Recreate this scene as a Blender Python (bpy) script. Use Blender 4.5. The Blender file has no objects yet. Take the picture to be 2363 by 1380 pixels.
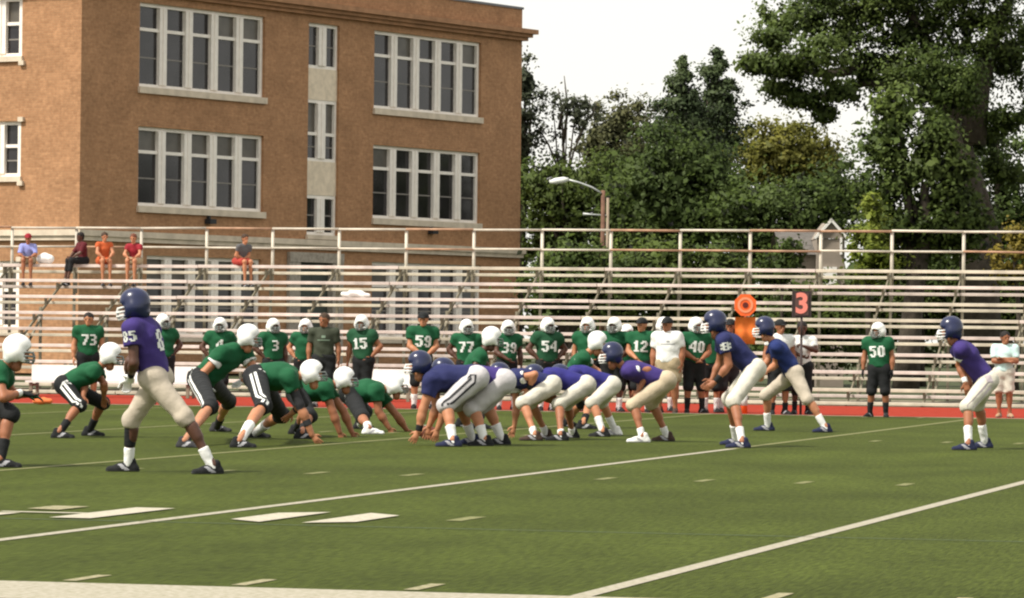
import bpy, bmesh, math, random
import numpy as np
from mathutils import Vector, Matrix
from mathutils.bvhtree import BVHTree
random.seed(7); rng = np.random.default_rng(7)
R = math.radians
C = bpy.context.scene.collection
scene = bpy.context.scene

# ------------------------------------------------------------------ camera
F_PX, PITCH, ROLL, YAW, CAM_H = 9459.6, 0.0089819, 0.0110493, 0.2478682, 1.292
W_PX, H_PX = 2363.0, 1380.0
FW0 = np.array([-math.sin(YAW), math.cos(YAW), 0.0]); RT = np.array([math.cos(YAW), math.sin(YAW), 0.0]); UPZ = np.array([0, 0, 1.0])
FW = FW0*math.cos(PITCH) + UPZ*math.sin(PITCH); UP = -FW0*math.sin(PITCH) + UPZ*math.cos(PITCH)
XC = math.cos(ROLL)*RT + math.sin(ROLL)*UP; YC = math.cos(ROLL)*UP - math.sin(ROLL)*RT
cam_d = bpy.data.cameras.new('camera'); cam = bpy.data.objects.new('camera', cam_d); C.objects.link(cam)
cam_d.sensor_width = 36; cam_d.lens = F_PX/W_PX*36; cam_d.clip_end = 3000; cam_d.clip_start = 0.5
M = Matrix.Identity(4)
for i in range(3):
    M[i][0], M[i][1], M[i][2] = XC[i], YC[i], -FW[i]
M[2][3] = CAM_H
cam.matrix_world = M
scene.camera = cam

# ------------------------------------------------------------------ sky, sun, exposure
SUN_EL, SUN_AZ_VEC = R(52), np.array([-0.705, -0.709])      # direction towards the sun (x, y)
wd = bpy.data.worlds.new('World'); scene.world = wd; wd.use_nodes = True
nt = wd.node_tree; bg = nt.nodes['Background']
sky = nt.nodes.new('ShaderNodeTexSky'); sky.sky_type = 'NISHITA'; sky.sun_disc = False
sky.sun_elevation = SUN_EL; sky.sun_rotation = math.atan2(SUN_AZ_VEC[0], SUN_AZ_VEC[1])
sky.dust_density = 4.0; sky.air_density = 1.0; sky.ozone_density = 1.0
# thin bright overcast: the blue is veiled by an even warm-white cloud layer
mx = nt.nodes.new('ShaderNodeMix'); mx.data_type = 'RGBA'; mx.inputs[0].default_value = 0.72
mx.inputs[7].default_value = (13.4, 13.1, 12.2, 1)
nt.links.new(sky.outputs[0], mx.inputs[6]); nt.links.new(mx.outputs[2], bg.inputs[0])
bg.inputs[1].default_value = 0.075
sun_d = bpy.data.lights.new('sun', 'SUN'); sun = bpy.data.objects.new('sun', sun_d); C.objects.link(sun)
sun_d.energy = 3.9; sun_d.angle = R(6); sun_d.color = (1.0, 0.94, 0.84)
v = Vector((SUN_AZ_VEC[0]*math.cos(SUN_EL), SUN_AZ_VEC[1]*math.cos(SUN_EL), math.sin(SUN_EL)))
sun.rotation_euler = v.to_track_quat('Z', 'Y').to_euler(); sun.location = (0, 0, 60)
scene.view_settings.view_transform = 'Standard'; scene.view_settings.look = 'None'
scene.cycles.pixel_filter_type = 'BLACKMAN_HARRIS'; scene.cycles.filter_width = 2.2
scene.view_settings.exposure = 0.48; scene.view_settings.gamma = 1.0; scene.view_settings.use_curve_mapping = False

# ------------------------------------------------------------------ picture point -> place on the ground / on a vertical plane
O3 = np.array([0, 0, CAM_H])
def ray(x, y):
    c, s = math.cos(ROLL), math.sin(ROLL); dx, dy = x-W_PX/2, y-H_PX/2
    return FW + RT*((c*dx+s*dy)/F_PX) - UP*((-s*dx+c*dy)/F_PX)
def ground(x, y, z=0.0):
    d = ray(x, y); return O3 + d*((z-CAM_H)/d[2])
def atd(x, y, d): return O3 + ray(x, y)*d
def depth(P): return float((np.asarray(P)-O3) @ FW)
def onY(x, y, Y):
    d = ray(x, y); return O3 + d*(Y/d[1])

# ------------------------------------------------------------------ materials
_m = {}
def mat(name, col, rough=0.8, noise=0.0, nscale=8.0, bump=0.0, bscale=40.0, col2=None, spec=0.3, rnd=0.0, metal=0.0):
    if name in _m: return _m[name]
    m = bpy.data.materials.new(name); m.use_nodes = True; n = m.node_tree; b = n.nodes['Principled BSDF']
    b.inputs['Roughness'].default_value = rough; b.inputs['Specular IOR Level'].default_value = spec; b.inputs['Metallic'].default_value = metal
    c = (*col, 1); b.inputs['Base Color'].default_value = c
    tc = n.nodes.new('ShaderNodeTexCoord')
    last = None
    if noise or col2:
        nz = n.nodes.new('ShaderNodeTexNoise'); nz.inputs['Scale'].default_value = nscale; nz.inputs['Detail'].default_value = 5
        n.links.new(tc.outputs['Object'], nz.inputs['Vector'])
        mp = n.nodes.new('ShaderNodeMapRange'); mp.inputs[1].default_value = 0.3; mp.inputs[2].default_value = 0.7
        n.links.new(nz.outputs['Fac'], mp.inputs[0])
        mi = n.nodes.new('ShaderNodeMix'); mi.data_type = 'RGBA'
        a = col if col2 else tuple(x*(1-noise) for x in col); d = col2 if col2 else tuple(min(1, x*(1+noise)) for x in col)
        mi.inputs[6].default_value = (*a, 1); mi.inputs[7].default_value = (*d, 1)
        n.links.new(mp.outputs[0], mi.inputs[0]); last = mi.outputs[2]
    if rnd:
        oi = n.nodes.new('ShaderNodeObjectInfo'); hs = n.nodes.new('ShaderNodeHueSaturation')
        mr = n.nodes.new('ShaderNodeMapRange'); mr.inputs[3].default_value = 1-rnd; mr.inputs[4].default_value = 1+rnd
        n.links.new(oi.outputs['Random'], mr.inputs[0]); n.links.new(mr.outputs[0], hs.inputs['Value'])
        if last: n.links.new(last, hs.inputs['Color'])
        else: hs.inputs['Color'].default_value = c
        last = hs.outputs[0]
    if last: n.links.new(last, b.inputs['Base Color'])
    if bump:
        n2 = n.nodes.new('ShaderNodeTexNoise'); n2.inputs['Scale'].default_value = bscale; n2.inputs['Detail'].default_value = 3
        n.links.new(tc.outputs['Object'], n2.inputs['Vector'])
        bp = n.nodes.new('ShaderNodeBump'); bp.inputs['Strength'].default_value = bump; bp.inputs['Distance'].default_value = 0.02
        n.links.new(n2.outputs['Fac'], bp.inputs['Height']); n.links.new(bp.outputs[0], b.inputs['Normal'])
    _m[name] = m; return m
def fabric(name, col, rough=0.85): return mat(name, col, rough, noise=0.12, nscale=6, bump=0.5, bscale=13)

# ------------------------------------------------------------------ object helpers
def link(name, me, m=None, parent=None, loc=None):
    o = bpy.data.objects.new(name, me); C.objects.link(o)
    if m is not None and me is not None and len(me.materials) == 0:
        for q in (m if isinstance(m, (list, tuple)) else [m]): me.materials.append(q)
    if parent is not None: o.parent = parent
    if loc is not None: o.location = [float(q) for q in loc]
    return o
def mesh(name, verts, faces, smooth=False):
    me = bpy.data.meshes.new(name)
    verts = np.asarray(verts, dtype=np.float32).reshape(-1, 3)
    if isinstance(faces, np.ndarray):
        nf, k = faces.shape
        me.vertices.add(len(verts)); me.vertices.foreach_set('co', verts.ravel())
        me.loops.add(nf*k); me.loops.foreach_set('vertex_index', faces.astype(np.int32).ravel())
        me.polygons.add(nf); me.polygons.foreach_set('loop_start', np.arange(0, nf*k, k, dtype=np.int32))
        me.polygons.foreach_set('loop_total', np.full(nf, k, dtype=np.int32))
        me.update(calc_edges=True); me.validate()
    else:
        me.from_pydata(verts.tolist(), [], faces); me.update()
    if smooth: me.polygons.foreach_set('use_smooth', np.ones(len(me.polygons), dtype=bool))
    return me
def thing(o, label, cat, group=None):
    o['label'] = label; o['category'] = cat
    if group: o['group'] = group
    return o
def empty(name, loc, rz=0):
    o = bpy.data.objects.new(name, None); C.objects.link(o); o.location = [float(q) for q in loc]; o.rotation_euler = (0, 0, rz); o.empty_display_size = 0.2; return o
def struct(o): o['kind'] = 'structure'; return o
class MB:
    """collects boxes, tubes and quads into one mesh"""
    def __init__(s): s.v = []; s.f = []
    def add(s, v, f):
        n = len(s.v); s.v += [tuple(map(float, q)) for q in v]; s.f += [[i+n for i in q] for q in f]; return s
    def frame(s, o, ax, ay, az, lo, hi):
        """box in the frame (o; ax, ay, az)"""
        o, ax, ay, az = map(np.asarray, (o, ax, ay, az))
        v = [o+ax*(hi[0] if i & 1 else lo[0])+ay*(hi[1] if i & 2 else lo[1])+az*(hi[2] if i & 4 else lo[2]) for i in range(8)]
        return s.add(v, [[0, 2, 3, 1], [4, 5, 7, 6], [0, 1, 5, 4], [2, 6, 7, 3], [0, 4, 6, 2], [1, 3, 7, 5]])
    def box(s, x0, x1, y0, y1, z0, z1):
        return s.frame((0, 0, 0), (1, 0, 0), (0, 1, 0), (0, 0, 1), (x0, y0, z0), (x1, y1, z1))
    def tube(s, pts, r, n=6):
        pts = [np.asarray(p, float) for p in pts]; k = len(pts); rr = r if hasattr(r, '__len__') else [r]*k
        vs = []; prev = None
        for i, p in enumerate(pts):
            t = pts[min(i+1, k-1)]-pts[max(i-1, 0)]; t = t/(np.linalg.norm(t)+1e-9)
            a = prev if prev is not None else (np.array([0, 0, 1.]) if abs(t[2]) < .9 else np.array([1., 0, 0]))
            a = a-t*(a@t); a /= np.linalg.norm(a); prev = a; b = np.cross(t, a)
            vs += [p+rr[i]*(math.cos(2*math.pi*j/n)*a+math.sin(2*math.pi*j/n)*b) for j in range(n)]
        fs = [[i*n+j, i*n+(j+1) % n, (i+1)*n+(j+1) % n, (i+1)*n+j] for i in range(k-1) for j in range(n)]
        fs += [list(range(n))[::-1], [(k-1)*n+j for j in range(n)]]
        return s.add(vs, fs)
    def quad(s, a, b, c, d): return s.add([a, b, c, d], [[0, 1, 2, 3]])
    def build(s, name, m, parent=None, loc=None, smooth=False):
        v = np.asarray(s.v)
        if loc is not None: v = v-np.asarray(loc)
        return link(name, mesh(name, v, s.f, smooth), m, parent, loc if parent is None else None)

# ------------------------------------------------------------------ GROUND
def turf():
    m = bpy.data.materials.new('turf'); m.use_nodes = True; n = m.node_tree; b = n.nodes['Principled BSDF']
    b.inputs['Roughness'].default_value = 0.95; b.inputs['Specular IOR Level'].default_value = 0.08
    g = n.nodes.new('ShaderNodeNewGeometry')
    def nz(sc, det=3, stretch=None):
        q = n.nodes.new('ShaderNodeTexNoise'); q.inputs['Scale'].default_value = sc; q.inputs['Detail'].default_value = det
        if stretch:
            mp = n.nodes.new('ShaderNodeMapping'); mp.inputs['Scale'].default_value = stretch
            n.links.new(g.outputs['Position'], mp.inputs['Vector']); n.links.new(mp.outputs[0], q.inputs['Vector'])
        else: n.links.new(g.outputs['Position'], q.inputs['Vector'])
        return q
    fine = nz(44, 5, (1, 0.10, 1)); big = nz(0.22, 3); mid = nz(1.3, 3, (1, .35, 1))
    def mr(q, a, c):
        r = n.nodes.new('ShaderNodeMapRange'); r.inputs[1].default_value = .3; r.inputs[2].default_value = .7; r.inputs[3].default_value = a; r.inputs[4].default_value = c
        n.links.new(q.outputs['Fac'], r.inputs[0]); return r
    f1, f2, f3 = mr(fine, .62, 1.38), mr(big, .84, 1.16), mr(mid, .86, 1.14)
    mu = n.nodes.new('ShaderNodeMath'); mu.operation = 'MULTIPLY'; n.links.new(f1.outputs[0], mu.inputs[0]); n.links.new(f2.outputs[0], mu.inputs[1])
    mu2 = n.nodes.new('ShaderNodeMath'); mu2.operation = 'MULTIPLY'; n.links.new(mu.outputs[0], mu2.inputs[0]); n.links.new(f3.outputs[0], mu2.inputs[1])
    vm = n.nodes.new('ShaderNodeVectorMath'); vm.operation = 'SCALE'; vm.inputs[0].default_value = (0.051, 0.066, 0.0115)
    n.links.new(mu2.outputs[0], vm.inputs['Scale']); n.links.new(vm.outputs[0], b.inputs['Base Color'])
    bp = n.nodes.new('ShaderNodeBump'); bp.inputs['Strength'].default_value = .6; bp.inputs['Distance'].default_value = .03
    n.links.new(fine.outputs['Fac'], bp.inputs['Height']); n.links.new(bp.outputs[0], b.inputs['Normal'])
    return m
TURF = turf()
def sheet(name, x0, x1, y0, y1, z, m):
    return struct(MB().quad((x0, y0, z), (x1, y0, z), (x1, y1, z), (x0, y1, z)).build(name, m))
Y0, X0, YD = 19.8206, -9.2235, 4.572
YF = 68.35
sheet('ground', -700, 700, -300, 1500, -0.06, mat('rough_grass', (.045, .055, .02), .95, noise=.35, nscale=1.5, bump=.5, bscale=9))
sheet('football_field', -70, 60, 4, YF+.45, 0.0, TURF)
sheet('running_track', -90, 70, YF+.454, 79.0, -0.004, mat('red_track', (.27, .034, .020), 1.0, spec=.05, noise=.18, nscale=6, bump=.3, bscale=60))
sheet('gravel_strip', -90, 70, 79.004, 88, -0.008, mat('gravel_grey', (.20, .17, .12), .95, noise=.4, nscale=7, bump=.5, bscale=25))
def paint_mat(name, col, wear):
    m = mat(name, col, .9); n = m.node_tree; b = n.nodes['Principled BSDF']
    g = n.nodes.new('ShaderNodeNewGeometry'); q = n.nodes.new('ShaderNodeTexNoise'); q.inputs['Scale'].default_value = 26; q.inputs['Detail'].default_value = 6
    n.links.new(g.outputs['Position'], q.inputs['Vector'])
    r = n.nodes.new('ShaderNodeMapRange'); r.inputs[1].default_value = .35; r.inputs[2].default_value = .65; r.inputs[3].default_value = wear; r.inputs[4].default_value = 0
    n.links.new(q.outputs['Fac'], r.inputs[0])
    mi = n.nodes.new('ShaderNodeMix'); mi.data_type = 'RGBA'; mi.inputs[6].default_value = (*col, 1); mi.inputs[7].default_value = (.11, .115, .035, 1)
    n.links.new(r.outputs[0], mi.inputs[0]); n.links.new(mi.outputs[2], b.inputs['Base Color']); return m
WHITE = paint_mat('line_paint_white', (.38, .345, .28), .5); FAINT = paint_mat('line_paint_worn', (.21, .21, .09), .85); NUMW = paint_mat('number_paint_white', (.47, .43, .35), .4)
MIDP = paint_mat('line_paint_mid', (.34, .30, .19), .75)
BLUEP = paint_mat('line_paint_blue', (.05, .085, .07), .5)
def mark(name, x0, x1, y0, y1, m, z=0.004): return sheet(name, x0, x1, y0, y1, z, m)
mark('near_sideline', -60, 50, Y0-1.3, Y0, WHITE)
mark('far_sideline', -60, 50, YF, YF+.25, WHITE)
for k in range(-7, 5):
    x = X0+YD*k
    yb = {-1: 30.0, 0: 52.0}.get(k)
    if k < 0: mark('yard_line', x-.05, x+.05, Y0+.004, YF-.004, FAINT)
    elif k == 0:
        mark('yard_line', x-.055, x+.055, Y0+.004, 47.0, WHITE); mark('yard_line', x-.05, x+.05, 47.004, YF-.004, FAINT)
    else: mark('yard_line', x-.055, x+.055, Y0+.004, YF-.004, WHITE)
hm = mesh('hash_mark', [(-.05, -.3, 0), (.05, -.3, 0), (.05, .3, 0), (-.05, .3, 0)], [[0, 1, 2, 3]]); hm.materials.append(FAINT)
hm2 = mesh('hash_mark_white', [(-.04, -.27, 0), (.04, -.27, 0), (.04, .27, 0), (-.04, .27, 0)], [[0, 1, 2, 3]]); hm2.materials.append(MIDP)
for k in range(-26, 18):
    if k % 5 == 0: continue
    for (yy, mm) in ((Y0+.42, hm2), (Y0+16.56, hm), (YF-16.56, hm), (YF-.5, hm)):
        struct(link('hash_mark', mm, None, None, (X0+.9144*k, yy, 0.004)))
mark('soccer_line', -40, 30, 26.38, 26.42, BLUEP)
tick = ground(1075, 1198); mark('number_tick', tick[0]-.06, tick[0]+.06, tick[1]-.35, tick[1]+.35, FAINT)
# yard number 4 | 0 with its direction arrow (foot of the digits toward the near sideline)
def fnum(name, polys, m=NUMW):
    mb = MB()
    for q in polys: mb.quad(*[(x, y, 0.008) for x, y in q])
    return struct(mb.build(name, m))
ya, yb = 26.6, 28.4
xr = X0+.42
fnum('field_number_zero', [[(xr, ya+.35), (xr+.30, ya+.05), (xr+.30, yb-.05), (xr, yb-.35)], [(xr+.60, ya+.05), (xr+.9, ya+.35), (xr+.9, yb-.35), (xr+.60, yb-.05)]])
xl = X0-1.42
fnum('field_number_four', [[(xl+.64, ya), (xl+.94, ya), (xl+.94, yb), (xl+.64, yb)], [(xl, ya+.68), (xl+.636, ya+.68), (xl+.636, ya+.80), (xl, ya+.80)]])
fnum('field_number_four', [[(xl, ya+1.25), (xl+.28, ya+1.15), (xl+.28, yb), (xl, yb)]], MIDP)
fnum('field_arrow', [[(xl-.36, ya+.36), (xl+.2, ya+.1), (xl+.2, ya+.62), (xl-.35, ya+.38)]])

# ------------------------------------------------------------------ SCHOOL BUILDING (local x along the long front, y into the building)
def brick_mat():
    m = bpy.data.materials.new('brick_brown'); m.use_nodes = True; n = m.node_tree; b = n.nodes['Principled BSDF']
    b.inputs['Roughness'].default_value = .9; b.inputs['Specular IOR Level'].default_value = .15
    tc = n.nodes.new('ShaderNodeTexCoord'); sx = n.nodes.new('ShaderNodeSeparateXYZ'); n.links.new(tc.outputs['Object'], sx.inputs[0])
    ad = n.nodes.new('ShaderNodeMath'); n.links.new(sx.outputs[0], ad.inputs[0]); n.links.new(sx.outputs[1], ad.inputs[1])
    cb = n.nodes.new('ShaderNodeCombineXYZ'); n.links.new(ad.outputs[0], cb.inputs[0]); n.links.new(sx.outputs[2], cb.inputs[1])
    br = n.nodes.new('ShaderNodeTexBrick'); br.inputs['Scale'].default_value = 1.0
    br.inputs['Brick Width'].default_value = .21; br.inputs['Row Height'].default_value = .075; br.inputs['Mortar Size'].default_value = .008
    br.inputs['Color1'].default_value = (.43, .232, .122, 1); br.inputs['Color2'].default_value = (.35, .182, .094, 1); br.inputs['Mortar'].default_value = (.36, .215, .12, 1)
    n.links.new(cb.outputs[0], br.inputs['Vector'])
    nz = n.nodes.new('ShaderNodeTexNoise'); nz.inputs['Scale'].default_value = .9; nz.inputs['Detail'].default_value = 8; nz.inputs['Roughness'].default_value = .65
    n.links.new(tc.outputs['Object'], nz.inputs['Vector'])
    mr = n.nodes.new('ShaderNodeMapRange'); mr.inputs[1].default_value = .3; mr.inputs[2].default_value = .7; mr.inputs[3].default_value = .82; mr.inputs[4].default_value = 1.14
    n.links.new(nz.outputs['Fac'], mr.inputs[0])
    sp = n.nodes.new('ShaderNodeTexNoise'); sp.inputs['Scale'].default_value = 7.5; sp.inputs['Detail'].default_value = 3; n.links.new(tc.outputs['Object'], sp.inputs['Vector'])
    m2 = n.nodes.new('ShaderNodeMapRange'); m2.inputs[1].default_value = .3; m2.inputs[2].default_value = .7; m2.inputs[3].default_value = .86; m2.inputs[4].default_value = 1.13; n.links.new(sp.outputs['Fac'], m2.inputs[0])
    mm = n.nodes.new('ShaderNodeMath'); mm.operation = 'MULTIPLY'; n.links.new(mr.outputs[0], mm.inputs[0]); n.links.new(m2.outputs[0], mm.inputs[1])
    vm = n.nodes.new('ShaderNodeVectorMath'); vm.operation = 'SCALE'; n.links.new(br.outputs['Color'], vm.inputs[0]); n.links.new(mm.outputs[0], vm.inputs['Scale'])
    n.links.new(vm.outputs[0], b.inputs['Base Color'])
    bp = n.nodes.new('ShaderNodeBump'); bp.inputs['Strength'].default_value = .5; bp.inputs['Distance'].default_value = .012
    n.links.new(br.outputs['Fac'], bp.inputs['Height']); bp.invert = True; n.links.new(bp.outputs[0], b.inputs['Normal'])
    return m
BRICK = brick_mat()
STONE = mat('pale_stone', (.60, .51, .40), .85, noise=.15, nscale=3, bump=.3)
CORNICE = mat('cornice_stone', (.36, .19, .10), .85, noise=.2, nscale=2.5, bump=.3)
WFRAME = mat('window_white_paint', (.84, .78, .71), .6, noise=.06, nscale=5)
GLASS = mat('window_glass_dark', (.022, .020, .022), .12, noise=.5, nscale=1.2, spec=.5)
BLIND = mat('window_glass_blind', (.095, .085, .07), .3, noise=.25, nscale=2.0, spec=.4)
DARKM = mat('dark_metal', (.025, .025, .028), .5)
FANG = R(32.9); FD = math.sin(FANG)*RT + math.cos(FANG)*FW0; FE = np.cross([0, 0, 1.0], FD)
FP = atd(183, 500, 123.0)
school = thing(empty('school_building', (FP[0], FP[1], 0), math.atan2(FD[1], FD[0])), 'brown brick school building with large white framed windows', 'building')
LEN, DEP, ZW = 24.42, 24.0, 11.70
WB = [(2.82, 9.27, 8.60, 11.38), (15.38, 21.83, 8.60, 11.38), (2.82, 9.27, 4.95, 7.58), (15.38, 21.83, 4.95, 7.58), (3.3, 9.2, 1.0, 3.64), (15.38, 22.0, 1.0, 3.70)]
STW = [(11.66, 13.38, 4.36, 11.38)]
DOOR = [(10.6, 13.6, 0.0, 3.92)]
LW = [(2.30, 4.1, 9.45, 11.4), (2.30, 4.1, 5.8, 7.64), (8.0, 9.8, 9.45, 11.4), (8.0, 9.8, 5.8, 7.64), (2.3, 4.1, 1.2, 3.4)]
def wall_face(mb, a0, a1, z0, z1, ops, P, t):
    """P(a, d, z): point at a along the wall, d behind its face"""
    xs = sorted({a0, a1, *[o[0] for o in ops], *[o[1] for o in ops]}); zs = sorted({z0, z1, *[o[2] for o in ops], *[o[3] for o in ops]})
    for i in range(len(xs)-1):
        for j in range(len(zs)-1):
            ca, cz = (xs[i]+xs[i+1])/2, (zs[j]+zs[j+1])/2
            if any(o[0] < ca < o[1] and o[2] < cz < o[3] for o in ops): continue
            mb.quad(P(xs[i], 0, zs[j]), P(xs[i+1], 0, zs[j]), P(xs[i+1], 0, zs[j+1]), P(xs[i], 0, zs[j+1]))
    for (u, v_, z_, w) in ops:
        for q in ((u, z_, u, w), (v_, w, v_, z_), (u, w, v_, w), (v_, z_, u, z_)):
            mb.quad(P(q[0], 0, q[1]), P(q[2], 0, q[3]), P(q[2], t, q[3]), P(q[0], t, q[1]))
PF = lambda a, d, z: (a, d, z)
PL = lambda a, d, z: (d, a, z)
w = MB(); wall_face(w, 0, LEN, 0, ZW, WB+STW+DOOR, PF, .32); w.build('front_wall', BRICK, school)
w = MB(); wall_face(w, 0, DEP, 0, ZW, LW, PL, .32); w.build('side_wall', BRICK, school)
w = MB(); w.quad((LEN, 0, 0), (LEN, DEP, 0), (LEN, DEP, ZW), (LEN, 0, ZW)); w.quad((LEN, DEP, 0), (0, DEP, 0), (0, DEP, ZW), (LEN, DEP, ZW)); w.build('rear_wall', BRICK, school)
w = MB(); w.box(.35, LEN-.35, .35, DEP-.35, ZW+.3, ZW+.5); w.build('roof', mat('roof_grey', (.12, .12, .13), .9), school)
# dark floors and inner walls close the rooms behind the glass
w = MB(); w.box(.34, LEN-.34, .9, 1.0, .05, ZW-.05); w.box(.9, 1.0, 1.004, DEP-.4, .05, ZW-.05); w.build('inner_wall', mat('room_dark', (.06, .055, .05), .9), school)
def ring(mb, x0, x1, y0, y1, out, z0, z1):
    mb.box(x0-out, x1+out, y0-out, y0, z0, z1); mb.box(x0-out, x1+out, y1, y1+out, z0, z1)
    mb.box(x0-out, x0, y0, y1, z0, z1); mb.box(x1, x1+out, y0, y1, z0, z1)
w = MB(); ring(w, 0, LEN, 0, DEP, .42, 11.86, 12.02); ring(w, 0, LEN, 0, DEP, .28, 11.74, 11.858); ring(w, 0, LEN, 0, DEP, .16, 11.62, 11.738); w.build('cornice', CORNICE, school)
w = MB(); ring(w, 0.3, LEN-.3, .3, DEP-.3, .30, ZW, 12.72); w.build('parapet', BRICK, school)
w = MB(); ring(w, 0.3, LEN-.3, .3, DEP-.3, .34, 12.722, 12.80); w.build('coping', mat('coping_grey', (.17, .17, .18), .7), school)
w = MB()
ring(w, 0, LEN, 0, DEP, .16, 4.16, 4.34); ring(w, 0, LEN, 0, DEP, .10, 4.02, 4.158); w.build('stone_band', STONE, school)
def boxP(mb, P, a0, a1, d0, d1, z0, z1):
    p, q = P(a0, d0, z0), P(a1, d1, z1); mb.box(min(p[0], q[0]), max(p[0], q[0]), min(p[1], q[1]), max(p[1], q[1]), min(p[2], q[2]), max(p[2], q[2]))
def window(P, a0, a1, z0, z1, n, transom=.27, sill=True, mull=.36, edge=.13, sash=True, sillz=.2):
    zb = z0+(sillz if sill else .0)
    fr = MB()
    boxP(fr, P, a0, a0+edge, .10, .26, zb, z1); boxP(fr, P, a1-edge, a1, .10, .26, zb, z1)
    boxP(fr, P, a0+edge, a1-edge, .10, .26, z1-.11, z1); boxP(fr, P, a0+edge, a1-edge, .10, .26, zb, zb+.10)
    wl = (a1-a0-2*edge-(n-1)*mull)/n
    zt = z1-.11-(z1-zb)*transom if transom else z1-.11
    for i in range(n):
        u = a0+edge+i*(wl+mull)
        if i < n-1:
            boxP(fr, P, u+wl, u+wl+mull, .06, .26, zb+.10, z1-.11)
            boxP(fr, P, u+wl+mull*.42, u+wl+mull*.58, .035, .058, zb+.10, z1-.11)
        if transom: boxP(fr, P, u, u+wl, .11, .25, zt-.05, zt+.05)
    f = fr.build('window', WFRAME, school)
    if sill:
        sm = MB(); boxP(sm, P, a0-.06, a1+.06, -.09, .22, z0, zb-.002); sm.build('sill', STONE, f)
    for i in range(n):
        u = a0+edge+i*(wl+mull)
        lo, hi = zb+.10, (zt-.05 if transom else z1-.11)
        if transom:
            pm = MB(); boxP(pm, P, u, u+wl, .20, .22, zt+.05, z1-.11); pm.build('pane', BLIND if rng.random() < .62 else GLASS, f)
        mid = (lo+hi)/2
        if sash:
            sb = MB(); boxP(sb, P, u, u+wl, .165, .215, mid-.022, mid+.022); sb.build('meeting_rail', mat('sash_grey', (.22, .20, .18), .6), f)
            for (p0, p1) in ((lo, mid-.022), (mid+.022, hi)):
                pm = MB(); boxP(pm, P, u, u+wl, .18, .20, p0, p1); pm.build('pane', GLASS, f)
        else:
            pm = MB(); boxP(pm, P, u, u+wl, .18, .20, lo, hi); pm.build('pane', GLASS, f)
    return f
for (a0, a1, z0, z1) in WB: window(PF, a0, a1, z0, z1, 5)
SP = mat('spandrel_stone', (.70, .59, .45), .85, noise=.12, nscale=6)
a0, a1 = 11.66, 13.38
window(PF, a0, a1, 9.92, 11.38, 2, transom=0, sill=False, mull=.42, edge=.10)
window(PF, a0, a1, 6.90, 8.90, 2, transom=.50, sill=False, mull=.42, edge=.10)
window(PF, a0, a1, 4.36, 5.80, 2, transom=0, sill=True, mull=.42, edge=.10, sillz=.14)
for (z0, z1) in ((8.90, 9.92), (5.80, 6.90)):
    w = MB(); w.box(a0, a1, .08, .26, z0+.002, z1-.002); w.build('spandrel_panel', SP, school)
w = MB(); w.box(10.6, 11.2, -.12, .2, 0, 3.6); w.box(13.0, 13.6, -.12, .2, 0, 3.6); w.box(10.6, 13.6, -.14, .22, 3.602, 3.92); dsur = w.build('door_surround', mat('entrance_stone', (.33, .29, .24), .9, noise=.25, nscale=9), school)
w = MB(); w.box(11.202, 12.09, .1, .18, 0, 3.6); w.box(12.11, 12.998, .1, .18, 0, 3.6); w.build('door', mat('door_dark', (.05, .06, .05), .5), school)
for (a0, a1, z0, z1) in LW:
    window(PL, a0, a1, z0, z1, 2, transom=.38, mull=.40, edge=.20, sillz=.16)
    for zz in (z0-.12, z1-.02):
        for u0, u1 in ((a0-.14, a0+.06), (a1-.06, a1+.14)):
            w = MB(); boxP(w, PL, u0, u1, -.10, .1, zz, zz+.14); w.build('stone_block', STONE, school)
for (s_, z_) in ((6.35, 4.78), (18.8, 4.80)):
    w = MB(); w.box(s_-.16, s_+.16, -.24, -.02, z_-.09, z_+.06); w.box(s_-.04, s_+.04, -.10, 0.0, z_+.062, z_+.16); w.build('wall_lamp', DARKM, school)

# ------------------------------------------------------------------ BLEACHERS
BX0, BAY, NB = -41.97+ .05, 1.505, 23          # frames every 1.5 m; the run continues outside the picture on both sides
YB, NROW, TREAD, RISE, SEAT0 = 79.6, 8, .70, .345, .34
bl = thing(empty('bleachers', (BX0+BAY*NB/2, YB, 0)), 'long grandstand of pale weathered bench planks with pipe guard rail', 'bleachers')
BL0 = np.array([BX0+BAY*NB/2, YB, 0.0])
PINK = mat('plank_pink_cream', (.55, .475, .43), .75, noise=.2, nscale=3, rnd=.14); YEL = mat('plank_yellow_cream', (.52, .475, .38), .75, noise=.2, nscale=3, rnd=.16)
STEEL = mat('bleacher_steel', (.20, .18, .13), .6, noise=.15, nscale=8); RAILM = mat('rail_cream', (.50, .46, .38), .5, noise=.18, nscale=4, rnd=.12); RUST = mat('rail_rust', (.36, .22, .14), .7, noise=.3, nscale=4)
SEGB = 3
def plank_mesh(name, dep_, th):
    L = BAY*SEGB-.015; bm = bmesh.new(); bmesh.ops.create_cube(bm, size=1); bmesh.ops.scale(bm, vec=(L, dep_, th), verts=bm.verts)
    bmesh.ops.bevel(bm, geom=bm.edges[:], offset=.006, segments=1, affect='EDGES'); me = bpy.data.meshes.new(name); bm.to_mesh(me); bm.free(); return me
seat_me = {m.name: plank_mesh('seat_plank', .26, .066) for m in (PINK, YEL)}
foot_me = {m.name: plank_mesh('foot_plank', .24, .062) for m in (PINK, YEL)}
for dct in (seat_me, foot_me):
    for k, me in dct.items(): me.materials.append(_m[k])
SEAT = lambda n: (YB+TREAD*n, SEAT0+RISE*n)      # centre y, top z of a seat row
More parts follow.
